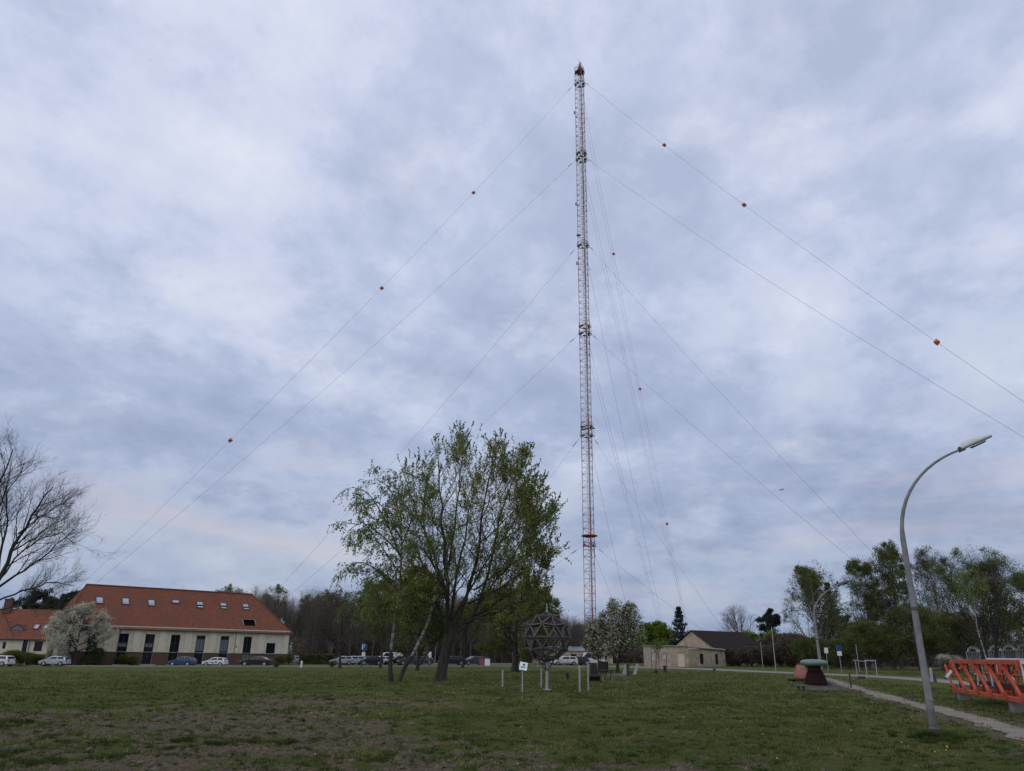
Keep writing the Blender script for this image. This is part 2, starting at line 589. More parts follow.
L(bm2.outputs[0], mx.inputs[0]); L(pf.outputs[2], mx.inputs[6]); mx.inputs[7].default_value = (.59, .56, .67, 1)
# a little of the clear sky through the deck
sk = N(t, 'ShaderNodeMix', data_type='RGBA', blend_type='MULTIPLY'); sk.inputs[0].default_value = 1
L(sky.outputs[0], sk.inputs[6]); sk.inputs[7].default_value = (.08, .08, .08, 1)
fin = N(t, 'ShaderNodeMix', data_type='RGBA'); fin.inputs[0].default_value = .96
# one long pale break above the roofs to the left
dB = ray(215, 532); dB = dB / np.linalg.norm(dB)
def _m(op, a, b=None, v=None):
    n = N(t, 'ShaderNodeMath', operation=op); L(a, n.inputs[0])
    if b is not None: L(b, n.inputs[1])
    if v is not None: n.inputs[1].default_value = v
    return n.outputs[0]
azx = _m('DIVIDE', sp.outputs['X'], sp.outputs['Y'])
da = _m('SUBTRACT', azx, v=float(dB[0] / dB[1]))
zb = _m('ADD', zc.outputs[0], _m('MULTIPLY', da, v=.11))
wob = _m('MULTIPLY', _m('SUBTRACT', n3.outputs['Fac'], v=.5), v=.09)
ez = _m('POWER', _m('ABSOLUTE', _m('DIVIDE', _m('SUBTRACT', _m('ADD', zb, wob), v=float(dB[2])), v=.015)), v=2.0)
ea = _m('POWER', _m('ABSOLUTE', _m('DIVIDE', da, v=.24)), v=4.0)
gs = N(t, 'ShaderNodeMath', operation='POWER', i_0=2.718); L(_m('MULTIPLY', _m('ADD', ez, ea), v=-1.0), gs.inputs[1])
frt = _m('GREATER_THAN', sp.outputs['Y'], v=.1)
gm = _m('MULTIPLY', _m('MULTIPLY', gs.outputs[0], frt), v=.6)
mx3 = N(t, 'ShaderNodeMix', data_type='RGBA'); L(gm, mx3.inputs[0]); L(mx.outputs[2], mx3.inputs[6]); mx3.inputs[7].default_value = (.60, .57, .65, 1)
L(sk.outputs[2], fin.inputs[6]); L(mx3.outputs[2], fin.inputs[7])
# Nishita-range strength: the deck's radiance is written ten times larger and the background runs at 0.1
up = N(t, 'ShaderNodeVectorMath', operation='SCALE'); up.inputs['Scale'].default_value = 10
# the unseen sky behind the viewer is dimmed a little to lower the ground light
mr = N(t, 'ShaderNodeMapRange'); mr.inputs[1].default_value = -.7; mr.inputs[2].default_value = .35; mr.inputs[3].default_value = .95; mr.inputs[4].default_value = 1
L(sp.outputs['Y'], mr.inputs[0])
dk = N(t, 'ShaderNodeVectorMath', operation='SCALE'); L(fin.outputs[2], dk.inputs[0]); L(mr.outputs[0], dk.inputs['Scale'])
L(dk.outputs[0], up.inputs[0])
L(up.outputs[0], bg.inputs['Color'])
bg.inputs['Strength'].default_value = .1

sl = bpy.data.lights.new('sun', 'SUN')
sl.energy = .8
sl.angle = R_(70)
sl.color = (1, .95, .88)
so = bpy.data.objects.new('sun', sl)
dv = Vector((math.sin(SUN_AZ) * math.cos(SUN_EL), math.cos(SUN_AZ) * math.cos(SUN_EL), math.sin(SUN_EL)))
so.rotation_euler = dv.to_track_quat('Z', 'Y').to_euler()
COL.objects.link(so)
SC.view_settings.view_transform = 'Standard'
SC.view_settings.look = 'None'
SC.view_settings.exposure = 0
SC.view_settings.gamma = 1
SC.view_settings.use_curve_mapping = False
SC.cycles.max_bounces = 5
SC.cycles.diffuse_bounces = 3
SC.cycles.glossy_bounces = 2
SC.cycles.transmission_bounces = 3
SC.cycles.sample_clamp_indirect = 5

# ------------------------------------------------------------------ ground
PATH_PX = [(826, 678), (842, 684), (872, 693), (905, 702), (940, 710), (975, 719), (1024, 734), (1100, 760)]
PATH = np.array([G(*p)[:2] for p in PATH_PX])
ROAD_PX = [(-60, 665.2), (0, 665.6), (120, 666), (260, 666.2), (400, 666.3), (520, 666), (620, 666.4), (700, 669), (780, 672.6),
           (840, 675), (900, 678), (960, 682.5), (1040, 690), (1120, 699)]
ROAD = np.array([G(*p)[:2] for p in ROAD_PX])


def dist_poly(x, y, P):
    d = np.full(np.shape(x), 1e9)
    for a, b in zip(P[:-1], P[1:]):
        ab = b - a
        tt = np.clip(((x - a[0]) * ab[0] + (y - a[1]) * ab[1]) / (ab @ ab), 0, 1)
        d = np.minimum(d, np.hypot(x - a[0] - tt * ab[0], y - a[1] - tt * ab[1]))
    return d


BLOBS = [((60, 742), 4.2, 4.0, 1.0), ((100, 765), 3.5, 2, .8), ((200, 735), 3, 3, 1.0), ((110, 727), 3.8, 4, 1.3), ((170, 726), 3, 4, 1.3), ((230, 722), 3.8, 5, .8), ((15, 716), 3, 3, .9), ((320, 704), 4.0, 4.5, .95), ((390, 702), 4.0, 3.0, .7),
         ((30, 770), 3, 2.2, .7), ((260, 752), 2.6, 1.6, .55), ((440, 748), 2.4, 2.0, .5), ((300, 775), 4, 1.7, .75), ((480, 768), 2.0, 1.6, .55), ((720, 762), 3.5, 1.2, .3),
         ((640, 770), 3.0, 1.0, .3), ((950, 715), 1.6, 3.0, .5), ((905, 712), 1.3, 3.5, .45), ((830, 748), 3, 1.4, .2), ((40, 725), 3, 3, .9), ((280, 735), 3, 3, .6)]
BL = [(G(*p)[:2], sx, sy, a) for p, sx, sy, a in BLOBS]


def dirt_mask(x, y):
    s = np.zeros(np.shape(x))
    for (cx, cy), sx, sy, a in BL:
        s = s + a * np.exp(-((x - cx) / sx) ** 2 - ((y - cy) / sy) ** 2)
    n = fbm(x * .8, y * .6, 5, 3)
    n2 = fbm(x * 3.4, y * 2.6, 3, 11)
    v = np.minimum(s, 1.0) * .9 + (n - .5) * 1.5 + (n2 - .5) * 1.9 - .38
    v = np.clip(v * 1.6, 0, .95)
    p = np.exp(-(np.maximum(dist_poly(x, y, PATH) - .5, 0) / .45) ** 2)
    return np.clip(v + p * .75 * (n2 + .3), 0, 1)


def relief(x, y):
    """small unevenness of the lawn, fading out far away and beneath paths and roads"""
    near = np.clip((95 - y) / 60, 0, 1)
    k = np.clip((dist_poly(x, y, PATH) - .8) / .8, 0, 1) * np.clip((dist_poly(x, y, ROAD) - 9) / 4, 0, 1)
    d = dirt_mask(x, y)
    r = (fbm(x * .18, y * .18, 2, 31) - .5) * .16 + (fbm(x * .9, y * .9, 3, 5) - .5) * .07 + (fbm(x * 3.3, y * 3.3, 3, 8) - .5) * (.05 + .13 * d)
    return r * near * k


def axis(lo, hi, fine_lo, fine_hi, st, g=1.09):
    a = list(np.arange(fine_lo, fine_hi, st))
    s, v = st, fine_hi
    while v < hi:
        a.append(v); s *= g; v += s
    a.append(hi)
    s, v = st, fine_lo - st
    b = []
    while v > lo:
        b.append(v); s *= g; v -= s
    b.append(lo)
    return np.array(sorted(b + a))


ax_ = axis(-2500, 2500, -17, 17, .085, 1.05)
ay_ = axis(-300, 3000, 8.5, 27, .075, 1.03)
gx, gy = np.meshgrid(ax_, ay_)
hz = gz(gx, gy) + relief(gx, gy)
nx, ny = len(ax_), len(ay_)
idx = np.arange(nx * ny).reshape(ny, nx)
q = np.stack([idx[:-1, :-1], idx[:-1, 1:], idx[1:, 1:], idx[1:, :-1]], -1).reshape(-1, 4)


def ground_material():
    m, t, b = nt('lawn_ground')
    L = t.links.new
    tc = N(t, 'ShaderNodeTexCoord')
    at = N(t, 'ShaderNodeAttribute'); at.attribute_name = 'bare'
    nA = N(t, 'ShaderNodeTexNoise', i_Scale=.22, i_Detail=8, i_Roughness=.68)
    nB = N(t, 'ShaderNodeTexNoise', i_Scale=4.5, i_Detail=8, i_Roughness=.8)
    nC = N(t, 'ShaderNodeTexNoise', i_Scale=14, i_Detail=6, i_Roughness=.8)
    nD = N(t, 'ShaderNodeTexNoise', i_Scale=.05, i_Detail=4, i_Roughness=.6)
    for n in (nA, nB, nC, nD):
        L(tc.outputs['Object'], n.inputs['Vector'])
    g1 = ramp(t, [(.3, (.045, .066, .013)), (.5, (.078, .096, .02)), (.66, (.13, .124, .038))], nA.outputs['Fac'])
    g2 = ramp(t, [(.34, (.02, .028, .006)), (.48, (.062, .072, .016)), (.58, (.13, .115, .042)), (.72, (.22, .18, .085))], nB.outputs['Fac'])
    g = N(t, 'ShaderNodeMix', data_type='RGBA'); g.inputs[0].default_value = .62
    L(g1.outputs[0], g.inputs[6]); L(g2.outputs[0], g.inputs[7])
    far = ramp(t, [(.35, (.055, .088, .014)), (.5, (.098, .132, .024)), (.65, (.145, .16, .036))], nD.outputs['Fac'])
    gf = N(t, 'ShaderNodeMix', data_type='RGBA'); gf.inputs[0].default_value = .28
    L(g.outputs[2], gf.inputs[6]); L(far.outputs[0], gf.inputs[7])
    d = ramp(t, [(.32, (.05, .038, .024)), (.5, (.145, .112, .076)), (.68, (.28, .222, .155))], nC.outputs['Fac'])
    ad = N(t, 'ShaderNodeMath', operation='MULTIPLY_ADD', i_1=.7, i_2=-.35); L(nC.outputs['Fac'], ad.inputs[0])
    sm = N(t, 'ShaderNodeMath', operation='ADD'); L(ad.outputs[0], sm.inputs[0]); L(at.outputs['Fac'], sm.inputs[1])
    fr = ramp(t, [(.3, (0, 0, 0)), (.62, (1, 1, 1))], sm.outputs[0])
    mx = N(t, 'ShaderNodeMix', data_type='RGBA')
    L(fr.outputs[0], mx.inputs[0]); L(gf.outputs[2], mx.inputs[6]); L(d.outputs[0], mx.inputs[7])
    L(mx.outputs[2], b.inputs['Base Color'])
    b.inputs['Roughness'].default_value = 1
    b.inputs['Specular IOR Level'].default_value = .1
    bp = N(t, 'ShaderNodeBump', i_Strength=1, i_Distance=.09)
    L(nC.outputs['Fac'], bp.inputs['Height'])
    L(bp.outputs[0], b.inputs['Normal'])
    return m


ground = fast_mesh('ground', np.stack([gx, gy, hz], -1).reshape(-1, 3), q, ground_material(), smooth=True)
tag(ground, 'broad uneven lawn with worn earthy patches', 'ground', kind='structure')
at = ground.data.attributes.new('bare', 'FLOAT', 'POINT')
at.data.foreach_set('value', dirt_mask(gx, gy).ravel().astype(np.float32))


def strip(P, width, z, name, material, edge=0, step=.6, seed=1, thick=0):
    """a sheet along a polyline laid on the ground"""
    P = np.array(P)
    seg = np.hypot(*(P[1:] - P[:-1]).T)
    s = np.concatenate([[0], np.cumsum(seg)])
    ss = np.linspace(0, s[-1], max(2, int(s[-1] / step)))
    x = np.interp(ss, s, P[:, 0]); y = np.interp(ss, s, P[:, 1])
    k = 9
    ker = np.ones(k) / k
    if len(x) > 4 * k:
        xp = np.pad(x, k // 2, mode='edge'); yp = np.pad(y, k // 2, mode='edge')
        x2 = np.convolve(xp, ker, 'valid'); y2 = np.convolve(yp, ker, 'valid')
        x, y = x2, y2
    tx, ty = np.gradient(x), np.gradient(y)
    l = np.hypot(tx, ty); nxn, nyn = ty / l, -tx / l
    wdt = np.broadcast_to(np.interp(ss, s, width) if np.ndim(width) else np.full(len(ss), width), (len(ss),))
    cols = np.linspace(-1, 1, 7)
    V = []
    for c in cols:
        off = c * wdt / 2
        if edge:
            off = off + np.sign(c) * abs(c) ** 4 * edge * (fbm(ss * .9 + (50 if c > 0 else 0), ss * 0 + 3, 4, seed) - .5) * 2
        xx, yy = x + nxn * off, y + nyn * off
        V.append(np.stack([xx, yy, gz(xx, yy) + z], -1))
    V = np.stack(V, 1)
    n_, c_ = V.shape[:2]
    ii = np.arange(n_ * c_).reshape(n_, c_)
    q = np.stack([ii[:-1, :-1], ii[1:, :-1], ii[1:, 1:], ii[:-1, 1:]], -1).reshape(-1, 4)
    return fast_mesh(name, V.reshape(-1, 3), q, material)


tag(strip(PATH, [.8, .8, .85, .85, .85, .8, .85, .9], .012, 'path', M['sand'], edge=.28, step=.25), 'narrow trodden sandy path across the lawn', 'path', kind='structure')
wd = np.array([8.5, 8.5, 8, 8, 8, 7, 6, 5, 4.2, 3.6, 3.2, 3, 3, 3])
tag(strip(ROAD, wd, .02, 'road', M['pave'], step=1.0), 'pale paved road behind the lawn', 'road', kind='structure')
# forecourt and car park behind the road
FC = np.array([G(-60, 663.6)[:2], G(100, 663.8)[:2], G(300, 664.2)[:2]])
tag(strip(FC, 16, .014, 'forecourt', M['asphalt'], step=1.5), 'asphalt forecourt before the tiled hall', 'forecourt', kind='structure')
PK = np.array([B(300, 165)[:2], B(430, 165)[:2], B(560, 168)[:2]])
tag(strip(PK, 26, .014, 'parking_area', M['asphalt'], step=2), 'asphalt car park before the wood', 'parking area', kind='structure')

# kerb of the road's near edge, left half
kb = MB()
for a, b in zip(ROAD[:7], ROAD[1:8]):
    dd = (b - a) / np.linalg.norm(b - a)
    nn = np.array([dd[1], -dd[0]])
    for s in np.arange(0, np.linalg.norm(b - a), 1.0):
        p = a + dd * (s + .5) + nn * 4.35
        kb.box((p[0], p[1], float(gz(p[0], p[1])) + .02), (.985, .14, .22), math.atan2(dd[1], dd[0]))
kb.build('road_kerb', M['kerb'])['kind'] = 'structure'

# ------------------------------------------------------------------ grass blades (stuff)
rg = np.random.default_rng(5)
NT = 90000
yy = np.exp(rg.uniform(math.log(8.5), math.log(85), NT))
xx = rg.uniform(-.76, .76, NT) * (yy + 3)
dm = dirt_mask(xx, yy)
pt = np.minimum(dist_poly(xx, yy, PATH) - .28, dist_poly(xx, yy, ROAD) - 4.5)
cl = fbm(xx * 1.4, yy * 1.4, 4, 77)
keep = (rg.random(NT) < np.clip(1.1 - dm * .8, .32, 1) * np.clip((cl - .3) * 4, .12, 1)) & (pt > 0)
xx, yy, cl = xx[keep], yy[keep], cl[keep]
NB_ = 7
n_ = len(xx) * NB_
sc = np.repeat(np.clip(yy / 14, .9, 3.4), NB_)
lush = np.repeat(np.clip((cl - .36) * 4.2, .3, 1.9), NB_)
bx = np.repeat(xx, NB_) + rg.normal(0, .055, n_) * sc
by = np.repeat(yy, NB_) + rg.normal(0, .055, n_) * sc
h = rg.uniform(.02, .062, n_) * (.55 + .45 * sc) * lush
wb = rg.uniform(.004, .008, n_) * sc
an = rg.uniform(0, 2 * PI, n_)
le = rg.uniform(.1, 1.1, n_) * h
la = rg.uniform(0, 2 * PI, n_)
z0 = gz(bx, by) + relief(bx, by) - .004
base = np.stack([bx, by, z0], -1)
off = np.stack([np.cos(an) * wb, np.sin(an) * wb, 0 * wb], -1)
tip = base + np.stack([np.cos(la) * le, np.sin(la) * le, h], -1)
V = np.stack([base - off, base + off, tip], 1).reshape(-1, 3)
Fc = np.arange(n_ * 3).reshape(-1, 3)
M['grass'] = leaf_mat('grass_blades', (.034, .052, .010), (.095, .12, .026), (.36, .30, .14), scale=.5, trans=.3)
tag(fast_mesh('grass', V, Fc, M['grass']), 'short patchy grass over the whole lawn', 'grass', kind='stuff')

# dandelions: small yellow heads in loose groups
db = MB()
for (px, py, sp_, nf) in [(318, 717, 1.2, 14), (348, 719, .8, 9), (375, 718, .8, 9), (950, 753, .4, 5), (940, 757, .5, 3), (440, 722, 2.5, 7), (520, 706, 6, 10), (700, 738, 5, 12), (860, 716, 3, 7), (985, 716, 2, 6), (620, 712, 7, 10), (240, 690, 9, 10), (1000, 752, 1.5, 4), (690, 755, 3, 5)]:
    gx0, gy0, _ = G(px, py)
    for _ in range(max(2, int(nf * .45))):
        x = gx0 + random.gauss(0, sp_ * .5); y = gy0 + random.gauss(0, sp_ * .6)
        z = float(gz(x, y) + relief(np.array(x), np.array(y)))
        s = y / 18
        db.bar((x, y, z), (x, y, z + .06), .003, 4)
        db.lathe([(.004, 0), (.012 + .005 * s, .006), (.009 + .004 * s, .014), (.003, .02)], 7, (x, y, z + .055), 1)
M['dandelion'] = mat('dandelion_yellow', (.62, .46, .03), .8, var=.2)
tag(db.build('dandelions', [M['grass'], M['dandelion']]), 'scattered yellow dandelion heads in the lawn', 'dandelions', kind='stuff')


CV = []


def clumps(X, Y, r, hgt, n, rng, spread=.8):
    """grass clumps: n blades each, radius r, height hgt (arrays)"""
    m = len(X)
    k = np.repeat(np.arange(m), n)
    a = rng.uniform(0, 2 * PI, m * n); rr = np.abs(rng.normal(0, .5, m * n)) * r[k]
    bx, by = X[k] + np.cos(a) * rr, Y[k] + np.sin(a) * rr
    hh = hgt[k] * rng.uniform(.4, 1.15, m * n) * np.exp(-(rr / r[k]) ** 2 * .6)
    oa = a + rng.normal(0, .7, m * n)
    le = hh * rng.uniform(.2, 1.1, m * n) * spread
    wd_ = rng.uniform(.006, .013, m * n) * np.clip(by / 16, .8, 2)
    p = rng.uniform(0, PI, m * n)
    z = gz(bx, by) + relief(bx, by) - .006
    b0 = np.stack([bx - np.cos(p) * wd_, by - np.sin(p) * wd_, z], -1)
    b1 = np.stack([bx + np.cos(p) * wd_, by + np.sin(p) * wd_, z], -1)
    tp = np.stack([bx + np.cos(oa) * le, by + np.sin(oa) * le, z + hh], -1)
    return np.stack([b0, b1, tp], 1).reshape(-1, 3)


rg = np.random.default_rng(17)
m = 8000
cy_ = np.exp(rg.uniform(math.log(9), math.log(48), m))
cx_ = rg.uniform(-.75, .75, m) * (cy_ + 2)
nz = fbm(cx_ * 1.6, cy_ * 1.6, 4, 91)
ok = (rg.random(m) < np.clip((nz - .36) * 5, .1, 1)) & (dist_poly(cx_, cy_, PATH) > .75)
cx_, cy_ = cx_[ok], cy_[ok]
sz = rg.gamma(2.2, .45, len(cx_))
V = clumps(cx_, cy_, .05 + .075 * sz, .028 + .026 * sz, 34, rg)
# larger tufts where the photograph shows them
sp_ = [(54, 738, .42), (70, 743, .3), (100, 745, .3), (20, 722, .8), (8, 728, .7), (182, 741, .35), (186, 748, .28), (105, 727, .25), (330, 700, .5), (448, 738, .3), (632, 755, .25), (608, 735, .25), (938, 739, .4), (930, 741, .3), (948, 740, .3), (942, 737, .4),
       (12, 756, .5), (40, 765, .5), (60, 766, .4), (240, 742, .4), (270, 741, .4), (290, 743, .35), (215, 744, .3), (120, 760, .4), (380, 757, .4)]
P_g = np.array([G(a, b)[:2] for a, b, _ in sp_])
P_g = np.repeat(P_g, 5, 0) + rg.normal(0, .2, (len(sp_) * 5, 2)) * np.repeat([c for _, _, c in sp_], 5)[:, None] * 2
rr_ = np.repeat([c for _, _, c in sp_], 5) * rg.uniform(.35, .8, len(P_g))
V2 = clumps(P_g[:, 0], P_g[:, 1], rr_, .05 + rr_ * .16, 120, rg)
lx_, ly_, _z = G(935, 737)
nl = 40
V3 = clumps(lx_ + rg.normal(0, .22, nl), ly_ - .05 + rg.normal(0, .16, nl), np.full(nl, .13), rg.uniform(.1, .22, nl), 60, rg)
V2 = np.vstack([V2, V3])
V = np.vstack([V, V2])
M['weeds'] = leaf_mat('weed_blades', (.018, .034, .007), (.055, .082, .015), (.15, .15, .04), scale=1.6, trans=.3)
tag(fast_mesh('weeds', V, np.arange(len(V)).reshape(-1, 3), M['weeds']), 'coarse darker tufts scattered through the worn lawn', 'weeds', kind='stuff')
x, y, _ = G(365, 751.5)
c_x = x + rg.normal(0, .26, 60); c_y = y + rg.normal(0, .12, 60)
V = clumps(c_x, c_y, np.full(60, .09), np.full(60, .04), 40, rg)
tag(fast_mesh('moss', V, np.arange(len(V)).reshape(-1, 3), M['leaf_bright']), 'bright yellow-green cushion low in the worn lawn', 'moss', kind='stuff')
# crumbs of earth on the bare ground
m = 9000
cy_ = np.exp(rg.uniform(math.log(9), math.log(34), m)); cx_ = rg.uniform(-.75, .6, m) * (cy_ + 2)
ok = dirt_mask(cx_, cy_) > .45
cx_, cy_ = cx_[ok], cy_[ok]
m = len(cx_)
oc = np.array([(1, 0, 0), (0, 1, 0), (-1, 0, 0), (0, -1, 0), (0, 0, 1.)])
sz = (.012 + rg.gamma(1.6, .012, m))[:, None, None]
Vc = oc[None] * sz * rg.uniform(.5, 1.4, (m, 5, 3)) * np.array([1, 1, .75]) + np.stack([cx_, cy_, gz(cx_, cy_) + relief(cx_, cy_)], -1)[:, None]
b5 = np.arange(m)[:, None, None] * 5
Fc_ = np.array([(0, 1, 4), (1, 2, 4), (2, 3, 4), (3, 0, 4)])[None] + b5
M['earth'] = mat('crumbled_earth', (.12, .088, .06), 1, 0, var=.4, scale=4)
tag(fast_mesh('earth_crumbs', Vc.reshape(-1, 3), Fc_.reshape(-1, 3), M['earth']), 'crumbs and clods of bare earth in the lawn', 'earth', kind='stuff')
# ------------------------------------------------------------------ trees
def unit(v):
    return v / np.maximum(np.linalg.norm(v, axis=-1, keepdims=True), 1e-9)


def grow(P, D, Ln, R, K, wig, trop, rng, taper=.25):
    """N branches grown as polylines: returns points (N,K+1,3) and radii (N,K+1)"""
    pts = [P]
    d = unit(D)
    st = (Ln / K)[:, None]
    for k in range(K):
        d = unit(d + rng.normal(0, wig, d.shape) + np.array(trop) * (k + 1) / K)
        P = P + d * st
        pts.append(P)
    tt = np.linspace(0, 1, K + 1)
    return np.stack(pts, 1), R[:, None] * (1 - (1 - taper) * tt)[None, :]


def sample(pts, rad, Ln, n, t0, t1, ang, rng, wantD=True, asp=.25):
    """n child starts on each branch"""
    Nn, K1, _ = pts.shape
    t = (np.arange(n)[None, :] + rng.random((Nn, n))) / n
    t = t0 + (t1 - t0) * t
    f = t * (K1 - 1)
    i = np.minimum(f.astype(int), K1 - 2)
    fr = (f - i)[..., None]
    r_ = np.arange(Nn)[:, None]
    a, b = pts[r_, i], pts[r_, i + 1]
    P = a * (1 - fr) + b * fr
    T = unit(b - a)
    rr = rad[r_, i] * (1 - fr[..., 0]) + rad[r_, i + 1] * fr[..., 0]
    rnd = unit(np.cross(T, rng.normal(size=T.shape)))
    an = ang * (1 + rng.normal(0, asp, t.shape))[..., None]
    D = np.cos(an) * T + np.sin(an) * rnd
    return P.reshape(-1, 3), D.reshape(-1, 3), rr.ravel(), t.ravel(), np.repeat(Ln, n)


def exit_len(P, D, c, r):
    """distance along D to the crown's envelope (ellipsoid)"""
    p = (P - c) / r
    d = D / r
    A = (d * d).sum(-1); Bq = (p * d).sum(-1); C = (p * p).sum(-1) - 1
    disc = np.maximum(Bq * Bq - A * C, 0)
    return np.maximum((-Bq + np.sqrt(disc)) / A, .0) * (C < .0) + .0


def tubes(pts, rad, sides):
    Nn, K1, _ = pts.shape
    tn = np.empty_like(pts)
    tn[:, 1:-1] = pts[:, 2:] - pts[:, :-2]
    tn[:, 0] = pts[:, 1] - pts[:, 0]
    tn[:, -1] = pts[:, -1] - pts[:, -2]
    tn = unit(tn)
    ref = np.where(np.abs(tn[:, :1, 2:]) > .8, np.array([[[1., 0, 0]]]), np.array([[[0, 0, 1.]]]))
    ref = np.broadcast_to(ref, tn.shape)
    u = unit(np.cross(tn, ref))
    v = np.cross(tn, u)
    an = np.arange(sides) * 2 * PI / sides
    V = pts[:, :, None, :] + rad[:, :, None, None] * (np.cos(an)[None, None, :, None] * u[:, :, None, :] + np.sin(an)[None, None, :, None] * v[:, :, None, :])
    idx = np.arange(Nn * K1 * sides).reshape(Nn, K1, sides)
    a = idx[:, :-1]; b = idx[:, 1:]
    a2 = np.roll(a, -1, 2); b2 = np.roll(b, -1, 2)
    Fq = np.stack([a, a2, b2, b], -1).reshape(-1, 4)
    return V.reshape(-1, 3), Fq


def leaves(P, size, rng, aspect=.5, droop=0, axis=None, jit=.5):
    """one rhombic leaf (or leaf bunch) at each point"""
    n = len(P)
    s = size * rng.uniform(.6, 1.35, n)[:, None]
    a = rng.normal(size=(n, 3))
    if axis is not None:
        a = axis + a * jit
    a[:, 2] -= droop
    a = unit(a)
    b = unit(np.cross(a, rng.normal(size=(n, 3))))
    c = P
    V = np.stack([c, c + a * s * .5 + b * s * aspect * .5, c + a * s, c + a * s * .5 - b * s * aspect * .5], 1)
    return V.reshape(-1, 3), np.arange(n * 4).reshape(-1, 4)


class Tree:
    def __init__(s, seed, K=(7, 6, 5, 4, 3)):
        s.rng = np.random.default_rng(seed)
        s.W = []
        s.Lf = []
        s.K = K

    def wood(s, pts, rad, sides, slot=0):
        s.W.append((*tubes(pts, rad, sides), slot))

    def leaf(s, P, size, slot=0, **k):
        s.Lf.append((*leaves(P, size, s.rng, **k), slot))

    def emit(s, root, trunk_mats, crown_mats, smooth=False):
        def join(L):
            o, V, Fc, mi = 0, [], [], []
            for v, f, sl_ in L:
                V.append(v); Fc.append(f + o); o += len(v); mi.append(np.full(len(f), sl_))
            return np.vstack(V), np.vstack(Fc), np.concatenate(mi)
        v, f, mi = join(s.W)
        fast_mesh('trunk', v, f, trunk_mats, root, smooth=True, mi=mi)
        if s.Lf:
            v, f, mi = join(s.Lf)
            fast_mesh('crown', v, f, crown_mats, root, mi=mi)
        return root


def limb_arrays(limbs, K=10):
    """custom limbs: list of (points, r0, r1) -> resampled arrays"""
    out, rad = [], []
    for p, r0, r1 in limbs:
        p = np.array(p, float)
        s = np.concatenate([[0], np.cumsum(np.linalg.norm(p[1:] - p[:-1], axis=1))])
        u = np.linspace(0, s[-1], K + 1)
        # smooth interpolation
        q = np.stack([np.interp(u, s, p[:, k]) for k in range(3)], -1)
        q[1:-1] = (q[:-2] + 2 * q[1:-1] + q[2:]) / 4
        out.append(q)
        rad.append(np.linspace(r0, r1, K + 1))
    pts = np.array(out)
    Ls = np.linalg.norm(pts[:, 1:] - pts[:, :-1], axis=2).sum(1)
    return pts, np.array(rad), Ls


